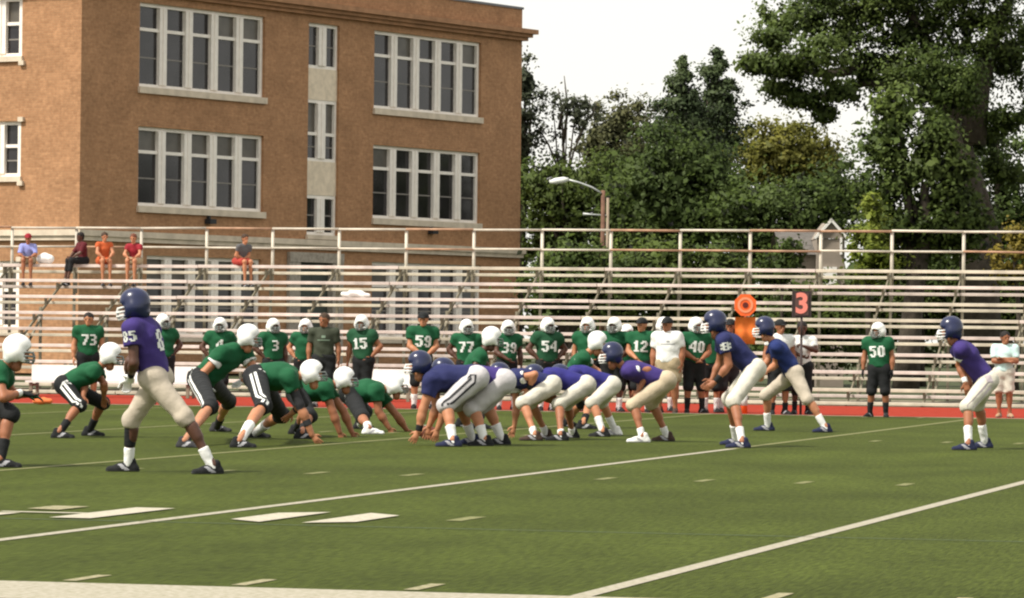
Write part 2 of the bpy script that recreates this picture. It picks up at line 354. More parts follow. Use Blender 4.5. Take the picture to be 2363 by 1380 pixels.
for n in range(NROW):
    y, z = SEAT(n)
    for s in range(0, NB-1, SEGB):
        cx = BX0+BAY*(s+SEGB/2)
        kind = PINK if rng.random() < .8 else YEL
        o = link('seat_plank', seat_me[kind.name], None, bl, np.array([cx, y+rng.normal(0, .008), z-.037+rng.normal(0, .004)])-BL0)
        kind = YEL if rng.random() < .8 else PINK
        o = link('foot_plank', foot_me[kind.name], None, bl, np.array([cx, y+.47, z-.165+rng.normal(0, .004)])-BL0)
for s in range(0, NB-1, SEGB):
    link('foot_plank', foot_me[YEL.name], None, bl, np.array([BX0+BAY*(s+SEGB/2), YB-.30, .045])-BL0)
YR = YB+TREAD*(NROW-1)+.46
fm = MB()
for n in range(NROW):          # one support frame: sloped stringer, seat brackets, legs, brace
    y, z = SEAT(n); y -= YB
    fm.box(-.022, .022, y-.03, y+.03, z-.24, z-.076)
fm.frame((0, -.35, -.06), (1, 0, 0), np.array([0, TREAD, RISE])/math.hypot(TREAD, RISE), np.array([0, -RISE, TREAD])/math.hypot(TREAD, RISE), (-.012, 0, -.03), (.012, 6.3, .03))
for (yy, zz) in ((1.2, .80), (3.2, 1.8), (5.25, 2.75)): fm.box(-.025, .025, yy-.03, yy+.03, 0, zz)
fm.box(-.022, .022, -.35, 5.25, .02, .07)
fm.frame((0, 1.2, .07), (1, 0, 0), np.array([0, .8, .6]), np.array([0, -.6, .8]), (-.02, 0, -.02), (.02, 2.6, .02))
fme = mesh('support_frame', fm.v, fm.f); fme.materials.append(STEEL)
pm = MB(); pm.tube([(0, 0, -.6), (0, 0, .86)], .036, 8); pme = mesh('rail_post', pm.v, pm.f, True); pme.materials.append(RAILM)
for i in range(NB):
    x = BX0+BAY*i
    link('support_frame', fme, None, bl, np.array([x, YB, 0])-BL0)
    link('rail_post', pme, None, bl, np.array([x, YR, 2.72])-BL0)
for zz, mm in ((3.56, 0), (3.14, 1)):
    for i in range(NB-1):
        q = MB().tube([(BX0+BAY*i+.002, YR-.045, zz+rng.normal(0, .005)), (BX0+BAY*(i+1)-.002, YR-.045, zz+rng.normal(0, .005))], .025 if mm == 0 else .022, 6)
        q.build('guard_rail', RUST if rng.random() < .45 else RAILM, bl, BL0, True)

# ------------------------------------------------------------------ TREES
def leaf_mat(name, c1, c2, trans=.32):
    m = bpy.data.materials.new(name); m.use_nodes = True; n = m.node_tree; b = n.nodes['Principled BSDF']
    b.inputs['Roughness'].default_value = .65; b.inputs['Specular IOR Level'].default_value = .25
    g = n.nodes.new('ShaderNodeNewGeometry'); mi = n.nodes.new('ShaderNodeMix'); mi.data_type = 'RGBA'
    nz = n.nodes.new('ShaderNodeTexNoise'); nz.inputs['Scale'].default_value = .55; nz.inputs['Detail'].default_value = 3; n.links.new(g.outputs['Position'], nz.inputs['Vector'])
    ad = n.nodes.new('ShaderNodeMath'); ad.operation = 'MULTIPLY_ADD'; ad.inputs[1].default_value = .55; n.links.new(g.outputs['Random Per Island'], ad.inputs[0])
    mr = n.nodes.new('ShaderNodeMapRange'); mr.inputs[1].default_value = .35; mr.inputs[2].default_value = .65; mr.inputs[4].default_value = .6; n.links.new(nz.outputs['Fac'], mr.inputs[0])
    n.links.new(mr.outputs[0], ad.inputs[2]); n.links.new(ad.outputs[0], mi.inputs[0])
    mi.inputs[6].default_value = (*c1, 1); mi.inputs[7].default_value = (*c2, 1)
    n.links.new(mi.outputs[2], b.inputs['Base Color'])
    tr = n.nodes.new('ShaderNodeBsdfTranslucent'); n.links.new(mi.outputs[2], tr.inputs[0])
    ms = n.nodes.new('ShaderNodeMixShader'); ms.inputs[0].default_value = trans
    at_ = n.nodes.new('ShaderNodeAttribute'); at_.attribute_name = 'soft_normal'; n.links.new(at_.outputs['Vector'], b.inputs['Normal'])
    n.links.new(b.outputs[0], ms.inputs[1]); n.links.new(tr.outputs[0], ms.inputs[2]); n.links.new(ms.outputs[0], n.nodes['Material Output'].inputs[0])
    return m
BARK = mat('bark_grey_brown', (.050, .040, .030), .95, noise=.35, nscale=6, bump=.8, bscale=9)
BARKP = mat('bark_pale', (.19, .17, .14), .95, noise=.3, nscale=5, bump=.6, bscale=9)
SOFT = []
def soft(me, cen=None, w=.8):
    sn = np.concatenate(SOFT); SOFT.clear()
    if cen is not None:
        co = np.empty(len(me.vertices)*3, np.float32); me.vertices.foreach_get('co', co); q = co.reshape(-1, 3)-np.asarray(cen); q /= np.linalg.norm(q, axis=1)[:, None]+1e-6; sn = sn+q*w
    sn /= np.linalg.norm(sn, axis=1)[:, None]+1e-6
    a = me.attributes.new('soft_normal', 'FLOAT_VECTOR', 'POINT'); a.data.foreach_set('vector', sn.astype(np.float32).ravel()); return me
def leaves(clumps, per, size, up=.35):
    """clumps: (centre, radius) arrays -> leaf-shaped quads scattered through every clump"""
    cc, cr = clumps; n = len(cc)*per
    ci = np.repeat(np.arange(len(cc)), per)
    d = rng.normal(size=(n, 3)); d /= np.linalg.norm(d, axis=1)[:, None]
    rad = cr[ci]*np.minimum(np.abs(rng.normal(0, .68, n)), 1.45)
    ax_ = rng.uniform(.65, 1.5, (len(cc), 3))*np.array([1, 1, .72])
    pos = cc[ci]+d*rad[:, None]*ax_[ci]
    nrm = d*.5+rng.normal(size=(n, 3))*.6+np.array([0, 0, up]); nrm /= np.linalg.norm(nrm, axis=1)[:, None]
    a = np.cross(nrm, rng.normal(size=(n, 3))); a /= np.linalg.norm(a, axis=1)[:, None]; b = np.cross(nrm, a)
    s = size*rng.uniform(.6, 1.35, n)[:, None]
    SOFT.append(np.repeat(d*.75+np.array([0, 0, .25])+nrm*.35, 4, axis=0))
    v = np.stack([pos-a*s*.62, pos-b*s*.36+a*s*.05+nrm*s*.1, pos+a*s*.62, pos+b*s*.36+a*s*.05+nrm*s*.1], 1).reshape(-1, 3)
    f = np.arange(n*4, dtype=np.int32).reshape(-1, 4)
    return v, f
def crown_clumps(blobs, spacing, cr):
    out = []
    for (c, r) in blobs:
        area = 4*math.pi*((r[0]*r[1]*r[2])**(2/3)); k = max(6, int(area/spacing**2))
        d = rng.normal(size=(k, 3)); d /= np.linalg.norm(d, axis=1)[:, None]
        rr = np.where(rng.random(k) < .75, rng.uniform(.78, 1.02, k), rng.uniform(.3, .8, k))
        out.append(np.asarray(c)+d*rr[:, None]*np.asarray(r))
    cc = np.concatenate(out); sz = np.concatenate([np.full(len(o), min(1., (np.mean(b[1])/.9)**.7)) for o, b in zip(out, blobs)]); return cc, cr*sz*rng.uniform(.6, 1.35, len(cc))
def tree(name, label, blobs_px, d, m, base_px, trunk_r, spacing=1.0, cr=.75, per=60, size=.24, core=.62, bark=None, extra=None, limbs=7, group=None, cat='tree', zdepth=.85, tpath=None):
    """blobs_px: (x, y, rx, ry[, depth offset]) in photo pixels, placed d metres away; the crown is as deep as it is wide"""
    k = d/F_PX; blobs = []
    for q in blobs_px:
        dd = d+(q[4] if len(q) > 4 else 0)
        blobs.append((atd(q[0], q[1], dd), (q[2]*k, q[2]*k*zdepth, q[3]*k)))
    base = atd(base_px, 800, d); base[2] = -.06
    t = thing(empty(name, base), label, cat, group)
    cc, rr = crown_clumps(blobs, spacing, cr)
    keep = cc[:, 2] > .1; cc, rr = cc[keep], rr[keep]
    v, f = leaves((cc, rr), int(per*2.6), size*.56)
    if core:
        ic, ir = crown_clumps([(c, np.asarray(r)*core) for c, r in blobs], spacing*.9, cr*1.1)
        v2, f2 = leaves((ic, ir), 90, size*.95); f = np.concatenate([f, f2+len(v)]); v = np.concatenate([v, v2])
    V = v-base; fl = f
    co = link('crown', soft(mesh('crown', V, fl), np.mean([b[0] for b in blobs], axis=0)-base), m, t)
    # trunk and limbs
    tm = MB(); top = np.mean([b[0] for b in blobs], axis=0); H = top[2]
    pts = [base*1.0]
    for s in (.25, .5, .75, 1.0):
        q = base+(top-base)*s; q = q+np.array([rng.normal(0, .12), rng.normal(0, .12), 0])*s; pts.append(q)
    if tpath: pts = [base]+[atd(x, y, d) for x, y in tpath]
    rads = [trunk_r*1.25, trunk_r, trunk_r*.85, trunk_r*.65, trunk_r*.3]
    tm.tube([p-base for p in pts], rads, 9)
    for i in range(limbs):
        b = blobs[i % len(blobs)]; tgt = np.asarray(b[0])+rng.normal(0, .35, 3)*np.asarray(b[1]); st = pts[2+(i % 2)]
        md = (st+tgt)/2+np.array([0, 0, .25*abs(tgt[2]-st[2])*.4])
        tm.tube([st-base, md-base, tgt-base], [trunk_r*.5, trunk_r*.32, trunk_r*.08], 7)
    if extra: extra(tm, base, pts)
    tm.build('trunk', bark or BARK, t, None, True)
    return t
G_DARK = leaf_mat('leaf_dark_green', (.034, .058, .013), (.090, .130, .030))
G_MID = leaf_mat('leaf_mid_green', (.044, .074, .015), (.112, .152, .034))
G_OLIVE = leaf_mat('leaf_olive', (.075, .085, .035), (.150, .150, .065))
G_GREY = leaf_mat('leaf_grey_green', (.045, .060, .035), (.115, .125, .075))
G_YEL = leaf_mat('leaf_yellow_green', (.085, .098, .018), (.200, .190, .034))
G_LIME = leaf_mat('leaf_lime_green', (.125, .175, .022), (.240, .275, .040))
G_GOLD = leaf_mat('leaf_golden', (.15, .125, .02), (.26, .20, .035))
G_CON = leaf_mat('leaf_conifer', (.026, .046, .016), (.066, .092, .032), .1)
def snag(tm, base, pts):
    for (x0, y0, x1, y1) in ((1300, 330, 1302, 175), (1330, 330, 1362, 225), (1290, 300, 1288, 205), (1340, 290, 1378, 235)):
        a, b = atd(x0, y0, 152)-base, atd(x1, y1, 152)-base
        tm.tube([a, (a+b)/2+np.array([.15, 0, 0]), b], [.07, .045, .015], 6)
TG = 'trees behind the bleachers'
tree('poplar_tree', 'slim dark tree peeking past the corner of the brick building', [(1212, 200, 24, 95), (1205, 310, 45, 90)], 152, G_GREY, 1190, .2, 1.0, .55, 34, .24, .3, group=TG)
tree('sparse_tree', 'thin grey green tree with bare twigs and sky gaps', [(1250, 270, 50, 60), (1300, 250, 22, 60), (1255, 350, 60, 60), (1345, 290, 45, 70), (1335, 250, 18, 40)], 152, G_GREY, 1300, .11, .9, .5, 26, .22, .0, extra=snag, group=TG)
tree('rounded_tree', 'pale olive tree with round crown left of the pointed conifer', [(1430, 290, 68, 72), (1395, 350, 70, 60), (1470, 350, 60, 80)], 156, G_OLIVE, 1430, .25, .85, .6, 60, .22, .55, group=TG)
con = [(1575+(5 if i % 2 else -5)*min(i, 2), 150+i*24, 7+i*12, 19) for i in range(11)]
tree('conifer_tree', 'dark pointed evergreen, shorter of the twin tips against sky', con, 160, G_CON, 1580, .25, .75, .5, 52, .2, .6, group=TG)
con2 = [(1655+(6 if i % 2 else -7)*min(i, 2), 122+i*24, 7+i*10+(9 if i % 3 == 2 else 0), 19) for i in range(11)]
tree('conifer_tree', 'tallest dark evergreen with ragged tip against white sky', con2, 164, G_CON, 1655, .25, .8, .5, 46, .2, .45, group=TG)
tree('maple_tree', 'broad dark green tree behind the street lamp', [(1305, 480, 90, 100), (1250, 430, 45, 80), (1380, 450, 90, 90), (1285, 560, 80, 70)], 151, G_MID, 1310, .3, 1.0, .75, 78, .24, .66, group=TG)
tree('maple_tree', 'largest dark green tree under the twin conifers', [(1540, 400, 120, 110), (1480, 480, 100, 110), (1620, 460, 120, 110), (1550, 530, 150, 80)], 142, G_DARK, 1550, .35, 1.05, .8, 80, .24, .68, group=TG)
tree('yellowing_tree', 'yellow green tree with round top right of the conifers', [(1790, 350, 80, 80), (1855, 370, 75, 80), (1750, 400, 60, 80), (1905, 400, 50, 80)], 150, G_YEL, 1810, .25, .85, .6, 62, .22, .6, group=TG)
tree('maple_tree', 'dark shaded tree below the yellow green crown', [(1740, 490, 110, 70), (1860, 480, 100, 80), (1950, 440, 60, 90), (1800, 560, 110, 60)], 140, G_DARK, 1800, .3, 1.0, .75, 76, .24, .68, group=TG)
tree('linden_tree', 'tall mid green tree under the oak canopy', [(2062, 245, 45, 60), (2050, 340, 62, 70), (2070, 440, 80, 80), (2090, 540, 110, 80), (2130, 390, 60, 80), (2185, 470, 50, 80), (2195, 560, 70, 60), (2172, 305, 40, 48), (2205, 400, 50, 70), (2232, 510, 50, 80)], 107, G_MID, 2090, .3, .85, .65, 62, .21, .62, group=TG)
tree('maple_tree', 'dark grey green tree beyond the oak trunk', [(2330, 400, 80, 90), (2300, 500, 80, 90), (2370, 520, 80, 100), (2230, 520, 60, 80), (2230, 410, 40, 90)], 135, G_DARK, 2320, .3, .95, .7, 60, .23, .55, group=TG)
def oak_limbs(tm, base, pts):
    for (pl, r0) in (([(2235, 330), (2200, 230), (2080, 150), (1900, 170), (1780, 150)], .34), ([(2240, 330), (2260, 200), (2300, 60), (2360, -60)], .42), ([(2230, 340), (2180, 200), (2120, 60), (2050, -40)], .34), ([(2190, 270), (2150, 220), (2000, 190), (1880, 230), (1800, 225)], .18), ([(2300, 600), (2275, 480), (2245, 370), (2220, 300)], .26)):
        P = [atd(x, y, 112)-base for x, y in pl]; n = len(P)
        tm.tube(P, [r0*(1-.85*i/(n-1)) for i in range(n)], 8)
oak = tree('oak_tree', 'huge oak with thick trunk and canopy reaching over the right side', [(1805, 50, 58, 48, -2), (1765, 150, 48, 22, -3), (1822, 155, 55, 30, -2), (1880, 45, 85, 58), (1890, 135, 85, 46, -3), (1800, 205, 34, 18, -2), (1858, 228, 44, 20, -2), (1930, 210, 52, 26, -2), (1905, 262, 22, 14, -2), (1990, 60, 100, 72), (1995, 155, 80, 46), (2060, 195, 48, 34, 2), (2110, 75, 120, 90), (2140, 175, 95, 66, -2), (2245, 85, 115, 110), (2205, 215, 90, 62, -3), (2330, 140, 85, 100), (2335, 270, 55, 55), (2265, 305, 52, 46, 2), (2000, -40, 200, 70), (2250, -60, 200, 90), (1738, 146, 30, 13, -3), (1772, 92, 40, 26, -3), (2310, 390, 50, 36, 2)],
           112, G_MID, 2270, .5, .86, .60, 84, .165, .5, extra=oak_limbs, limbs=0, zdepth=.9, tpath=[(2255, 560), (2225, 400), (2205, 300), (2190, 170)])
tree('shrub', 'small bright green pointed shrub by the white gable', [(2013, 478, 18, 38), (2008, 535, 40, 44), (2008, 600, 64, 58)], 102.5, G_LIME, 2008, .08, .55, .4, 50, .17, .6, cat='shrub', limbs=3)
tree('shrub', 'golden yellow shrub at the end of the guard rail', [(2350, 560, 34, 40), (2335, 610, 46, 50)], 103, G_GOLD, 2345, .08, .5, .4, 46, .16, .6, cat='shrub', limbs=3)
tree('shrub', 'small dark bush covering the left side of the pale house', [(1815, 590, 40, 36), (1790, 625, 46, 40)], 112, G_MID, 1805, .06, .5, .4, 50, .17, .6, cat='shrub', limbs=3)
for (x, y, rx, ry, lab) in ((1320, 640, 95, 100, 'dark hedge shrub behind the rail right of the school'), (1500, 640, 130, 100, 'dark hedge shrub below the largest tree'), (1660, 660, 90, 100, 'dark hedge shrub left of the pale house'), (1870, 735, 110, 105, 'low dark shrub in front of the pale house'), (2130, 650, 110, 110, 'dark shrub right of the pointed lime shrub'), (2300, 680, 110, 100, 'dark shrub below the oak trunk')):
    tree('shrub', lab, [(x, y, rx, ry), (x-60, y+30, rx*.7, ry*.8), (x+60, y+20, rx*.7, ry*.9)], 120 if x != 1870 else 113, G_MID, x, .1, .8, .55, 44, .2, .72, cat='shrub', limbs=3, group='dark shrubs behind the bleachers')

wx = np.linspace(-75, 25, 40); wcl = []
for x in wx:
    for z in (.6, 2.0, 3.4, 4.8): wcl.append((x+rng.normal(0, .6), 205+rng.normal(0, 2), z+rng.normal(0, .4)))
wv, wf = leaves((np.array(wcl), rng.uniform(1.2, 1.9, len(wcl))), 240, .5)
wood = link('distant_woods', soft(mesh('distant_woods', wv, wf)), G_DARK); wood['kind'] = 'stuff'; wood['label'] = 'far dark tree line behind the trees'

# ------------------------------------------------------------------ STREET LAMP, HOUSE
def at_d(x, y, d): return atd(x, y, d)
LD = 127.0
b0 = at_d(1388, 800, LD); b0[2] = -.06
lamp = thing(empty('street_lamp', b0), 'street lamp with long curved arm on brown wooden pole', 'street lamp')
zt = at_d(1388, 442, LD)[2]
MB().tube([(0, 0, 0), (0, 0, zt+.1)], [.085, .065], 10).build('pole', mat('pole_wood', (.14, .075, .05), .9, noise=.3, nscale=5), lamp, None, True)
arm = [at_d(1388, 446, LD)-b0, at_d(1365, 432, LD)-b0, at_d(1335, 421, LD)-b0, at_d(1308, 414, LD)-b0]
GALV = mat('galvanised', (.45, .47, .46), .45, metal=.3)
MB().tube(arm, .032, 7).build('arm', GALV, lamp, None, True)
hx0, hx1 = at_d(1312, 414, LD)-b0, at_d(1268, 420, LD)-b0
MB().tube([hx0, hx0*.75+hx1*.25, hx0*.3+hx1*.7, hx1], [.05, .10, .10, .045], 8).build('lamp_head', mat('lamp_white', (.7, .72, .68), .4), lamp, None, True)
b1 = at_d(1399, 800, LD+2); b1[2] = -.06
pole2 = thing(empty('utility_pole', b1), 'slim pale pole with small side lamp right beside the wooden pole', 'utility pole')
MB().tube([(0, 0, 0), (0, 0, at_d(1399, 452, LD+2)[2])], [.06, .045], 8).build('pole', mat('pole_pale', (.28, .22, .16), .8), pole2, None, True)
la, lb = at_d(1399, 497, LD+2)-b1, at_d(1345, 494, LD+2)-b1
MB().tube([la, la*.4+lb*.6, lb], [.02, .025, .05], 7).build('lamp_head', GALV, pole2, None, True)
HD = 116.5
hb = at_d(1880, 790, HD); hb[2] = -.06
house = thing(empty('house', hb, math.atan2(RT[1], RT[0])), 'pale house with white gable half hidden by trees', 'house')
kx = HD/F_PX
SIDING = mat('siding_pale', (.26, .22, .18), .8, noise=.12, nscale=3); TRIMW = mat('trim_white', (.78, .76, .72), .6); SHING = mat('shingle_grey', (.11, .10, .09), .9, noise=.3, nscale=6)
zE = at_d(1880, 575, HD)[2]; zR = at_d(1880, 500, HD)[2]
w = MB(); w.box(-.85, .18, 0, 6, 0, zE-.1); w.build('wall', SIDING, house)
w = MB(); w.add([(-1.0, -.25, zE-.1), (.2, -.25, zE-.1), (.2, 3, zR-.25), (-1.0, 3, zR-.25), (-1.0, 6.2, zE-.1), (.2, 6.2, zE-.1)], [[0, 1, 2, 3], [3, 2, 5, 4]]); w.build('roof', SHING, house)
gx = .34
zg = zR-.52
w = MB(); w.add([(gx-.36, -.6, zg-.05), (gx+.46, -.6, zg-.05), (gx+.05, -.6, zR-.05), (gx-.36, 3, zg-.05), (gx+.46, 3, zg-.05), (gx+.05, 3, zR-.05)], [[0, 1, 2], [0, 2, 5, 3], [1, 4, 5, 2]]); w.box(gx-.34, gx+.44, -.56, 3, 0, zg-.06); w.build('gable', SIDING, house)
w = MB(); w.frame((gx+.05, -.7, zR), (.667, 0, -.745), (0, 1, 0), (.745, 0, .667), (0, 0, -.07), (.74, .12, .0)); w.frame((gx+.05, -.7, zR), (-.667, 0, -.745), (0, -1, 0), (-.745, 0, .667), (0, -.12, -.07), (.74, 0, .0)); w.box(gx+.30, gx+.36, -.68, -.58, zg-.5, zg-.02); w.build('gable_trim', TRIMW, house)
w = MB(); w.box(gx-.16, gx+.22, -.64, -.57, zE-1.3, zE-.45); w.build('window', TRIMW, house)
# ------------------------------------------------------------------ FIGURES: shapes grown as distance fields, then meshed
def n_(v): v = np.asarray(v, float); return v/(np.linalg.norm(v)+1e-12)
class Field:
    def __init__(s, h, k=.03): s.h = h; s.k = k; s.p = []
    def cone(s, a, b, ra, rb, flat=None, ca=False, cb=False, k=None, sub=False):
        s.p.append((np.asarray(a, float), np.asarray(b, float), ra, rb, flat, ca, cb, s.k if k is None else k, sub)); return s
    def ball(s, a, r, flat=None, k=None, sub=False): return s.cone(a, np.asarray(a, float)+np.array([0, 0, 1e-4]), r, r, flat, k=k, sub=sub)
    def mesh(s, fold=0.0, fs=14.0):
        lo = np.min([np.minimum(q[0], q[1])-max(q[2], q[3])*(1/(q[4][1] if q[4] else 1)) for q in s.p if not q[8]], axis=0)-3*s.h
        hi = np.max([np.maximum(q[0], q[1])+max(q[2], q[3])*(1/(q[4][1] if q[4] else 1)) for q in s.p if not q[8]], axis=0)+3*s.h
        n = np.ceil((hi-lo)/s.h).astype(int)+1
        D = np.full(n, .5, np.float32); ax = [lo[i]+s.h*np.arange(n[i]) for i in range(3)]
        for (a, b, ra, rb, flat, ca, cb, k, sub) in s.p:
            m = max(ra, rb)*(1/(flat[1] if flat else 1))+k+2*s.h
            i0 = np.clip(np.floor((np.minimum(a, b)-m-lo)/s.h).astype(int), 0, n-1); i1 = np.clip(np.ceil((np.maximum(a, b)+m-lo)/s.h).astype(int)+1, 1, n)
            P = np.stack(np.meshgrid(ax[0][i0[0]:i1[0]], ax[1][i0[1]:i1[1]], ax[2][i0[2]:i1[2]], indexing='ij'), -1).astype(np.float32)-a.astype(np.float32)
            ba = b-a
            if flat:
                u = n_(flat[0]); q = 1-flat[1]
                P = P-(P@u.astype(np.float32))[..., None]*(u*q).astype(np.float32); ba = ba-u*(ba@u)*q
            L2 = float(ba@ba)+1e-12; t = (P@ba.astype(np.float32))/L2
            tc = np.clip(t, 0, 1); d = np.sqrt(((P-tc[..., None]*ba.astype(np.float32))**2).sum(-1))-(ra+(rb-ra)*tc)
            L = math.sqrt(L2)
            if cb: d = np.maximum(d, (t-1)*L)
            if ca: d = np.maximum(d, -t*L)
            sl = tuple(slice(i0[i], i1[i]) for i in range(3)); e = D[sl]
            if sub: D[sl] = np.maximum(e, -d)
            else:
                hh = np.maximum(k-np.abs(e-d), 0)/max(k, 1e-6); D[sl] = np.minimum(e, d)-hh*hh*k*.25
        if fold:
            X, Y, Z = np.meshgrid(*ax, indexing='ij'); ph = rng.uniform(0, 6, 4)
            D += fold*(np.sin(X*fs+Z*fs*.7+ph[0])*np.sin(Y*fs*.9-Z*fs*1.3+ph[1])+.6*np.sin(Z*fs*2.1+X*fs*.9+ph[2])*np.sin(Y*fs*1.7-X*fs*1.1+ph[3])).astype(np.float32)
        return surf(D, lo, s.h)
def surf(D, lo, h):
    """surface nets: quads through the cells where the field changes sign"""
    I = D < 0; c = np.zeros(np.array(D.shape)-1, np.int8)
    sl = lambda o, n: slice(o, n-1+o)
    for i in (0, 1):
        for j in (0, 1):
            for k in (0, 1): c += I[sl(i, D.shape[0]), sl(j, D.shape[1]), sl(k, D.shape[2])]
    act = (c > 0) & (c < 8); idx = np.argwhere(act); m = -np.ones(act.shape, np.int64); m[act] = np.arange(len(idx))
    acc = np.zeros((len(idx), 3)); cnt = np.zeros(len(idx))
    for axis in range(3):
        o1, o2 = [q for q in range(3) if q != axis]
        for i in (0, 1):
            for j in (0, 1):
                a = idx.copy(); a[:, o1] += i; a[:, o2] += j; b = a.copy(); b[:, axis] += 1
                da = D[a[:, 0], a[:, 1], a[:, 2]]; db = D[b[:, 0], b[:, 1], b[:, 2]]; w = (da < 0) != (db < 0)
                t = np.where(w, da/np.where(w, da-db, 1), 0); p = a.astype(float); p[:, axis] += t
                acc[w] += p[w]; cnt[w] += 1
    V = lo+h*acc/cnt[:, None]; F = []
    for axis in range(3):
        o1, o2 = (axis+1) % 3, (axis+2) % 3
        a = np.argwhere(np.diff(I, axis=axis)); a = a[(a[:, o1] > 0) & (a[:, o2] > 0) & (a[:, o1] < D.shape[o1]-1) & (a[:, o2] < D.shape[o2]-1)]
        e1 = np.zeros(3, int); e1[o1] = 1; e2 = np.zeros(3, int); e2[o2] = 1
        g = lambda q: m[q[:, 0], q[:, 1], q[:, 2]]
        f = np.stack([g(a-e1-e2), g(a-e2), g(a), g(a-e1)], 1)
        inside = I[a[:, 0], a[:, 1], a[:, 2]]; f[~inside] = f[~inside][:, ::-1]; F.append(f)
    F = np.concatenate(F); F = F[(F >= 0).all(1)]
    return V, F.astype(np.int32)
# ---- templates (metres, for a 1.80 m figure)
def T_head(h=.0095):
    f = Field(h, .03); X = np.array([1., 0, 0])
    f.ball((0, -.012, .035), .098, (np.array([0, 1., 0]), .88)); f.cone((0, .03, -.03), (0, .055, -.085), .062, .040)
    f.cone((0, .083, .0), (0, .108, -.028), .010, .016, k=.012); f.ball((0, .088, -.062), .020, (X, .6), k=.015); f.ball((0, .075, -.095), .024, k=.02)
    for s in (-1, 1):
        f.ball((s*.083, -.008, -.012), .026, (X, 2.6), k=.008); f.ball((s*.036, .098, .008), .015, k=.0, sub=True); f.cone((s*.015, .088, .03), (s*.055, .076, .03), .010, .008, k=.012)
    f.cone((-.022, .108, -.064), (.022, .108, -.064), .0045, .0045, sub=True)
    f.cone((0, -.02, -.06), (0, -.02, -.16), .056, .058)
    return f.mesh()
def T_hand(curl, spread=.0, h=.0065):
    f = Field(h, .012); X, Y, Z = np.eye(3)
    f.cone((0, -.02, 0), (0, .01, 0), .026, .027, (Z, 1.25)); f.cone((0, .02, 0), (0, .075, 0), .032, .036, (Z, 1.6))
    for i, (x, L) in enumerate(((.030, .075), (.010, .084), (-.011, .078), (-.030, .060))):
        p = np.array([x, .085, 0]); a = 0.; sp = spread*(1.5-i)/1.5; f.cone((x*.6, .05, 0), p, .012, .0115)
        for q, seg in enumerate((.46, .30, .24)):
            a += curl*(.6, 1.0, .8)[q]; d = np.array([math.sin(sp)*math.cos(a), math.cos(sp)*math.cos(a), -math.sin(a)]); e = p+d*L*seg; f.cone(p, e, .0112-.001*q, .0102-.001*q, k=.005); p = e
    p = np.array([.026, .022, -.004]); e = p+np.array([.034, .030, -.012]); f.cone(p, e, .016, .013); f.cone(e, e+np.array([.010, .036, -.012-.02*curl]), .012, .009, k=.006)
    return f.mesh()
def T_shoe():
    f = Field(.0125, .03); X, Y, Z = np.eye(3)
    f.cone((0, -.065, .035), (0, .10, .026), .038, .044, (X, .95)); f.cone((0, .10, .026), (0, .185, .020), .040, .028); f.cone((0, -.045, .05), (0, -.035, .100), .040, .041); f.cone((0, -.01, .070), (0, .08, .045), .036, .034)
    f.cone((0, -.08, .008), (0, .185, .008), .030, .030, (X, .78))
    f.p.append((np.array([0, 0, -.2]), np.array([0, 0, .0]), .6, .6, None, False, True, 0, True))
    return f.mesh()
def T_helmet():
    f = Field(.0105, .02); X, Y, Z = np.eye(3)
    f.ball((0, -.012, .045), .128, (Y, .87)); f.cone((-.05, -.02, -.02), (.05, -.02, -.02), .105, .105, (Z, .95)); f.cone((0, -.06, .0), (0, -.07, -.065), .10, .085, (X, .82))
    for s in (-1, 1): f.cone((s*.085, .02, -.03), (s*.080, .062, -.092), .045, .032)
    for s in (-1, 1): f.ball((s*.122, .004, -.012), .017, sub=True)
    f.ball((0, -.005, .035), .112, (Y, .9), sub=True); f.cone((0, -.005, -.03), (0, -.01, -.3), .098, .098, sub=True)
    f.cone((0, .07, -.045), (0, .30, -.045), .083, .11, (Z, 1.1), sub=True)
    return f.mesh()
def facemask_mb(r=.0095):
    mb = MB()
    def bar(z, w, y0, y1, n=9):
        return [np.array([w*math.sin(t), y0+(y1-y0)*math.cos(t)**.8 if math.cos(t) > 0 else y0, z-.012*math.cos(t)]) for t in np.linspace(-math.pi/2, math.pi/2, n)]
    for (z, w, y0, y1) in ((-.012, .108, .075, .150), (-.052, .104, .070, .168), (-.088, .098, .060, .166), (-.118, .080, .060, .150)): mb.tube(bar(z, w, y0, y1), r, 5)
    for x in (-.032, .032): mb.tube([np.array([x, .146, -.012]), np.array([x, .162, -.055]), np.array([x, .160, -.095]), np.array([x*.9, .146, -.125])], r, 5)
    for s in (-1, 1): mb.tube([np.array([s*.110, .045, -.02]), np.array([s*.098, .07, -.095]), np.array([s*.078, .06, -.120])], r, 5)
    return mb
def T_hair():
    f = Field(.009, .02); Y = np.array([0, 1., 0])
    f.ball((0, -.02, .048), .102, (Y, .87)); f.cone((0, -.06, 0), (0, -.065, -.05), .075, .055)
    f.cone((0, .09, -.04), (0, .13, -.06), .085, .12, sub=True); return f.mesh(.004, 60)
def T_cap():
    f = Field(.008, .012); X, Y, Z = np.eye(3)
    f.ball((0, -.014, .05), .107, (Y, .88)); f.cone((0, .085, .052), (0, .155, .038), .060, .055, (Z, 6.0))
    f.p.append((np.array([0, 0, -.3]), np.array([0, 0, .035]), .6, .6, None, False, True, 0, True)); return f.mesh()
TPL = {'head': T_head(), 'head_low': T_head(.0165), 'relaxed_low': T_hand(.28, h=.0105), 'fist_low': T_hand(.95, h=.0105), 'flat_low': T_hand(.12, .22, h=.0095), 'relaxed': T_hand(.28), 'fist': T_hand(.95), 'flat': T_hand(.12, .22), 'shoe': T_shoe(), 'helmet': T_helmet(), 'hair': T_hair(), 'cap': T_cap()}
MASK = facemask_mb(); SKULL_UP = .10
_shared = {}
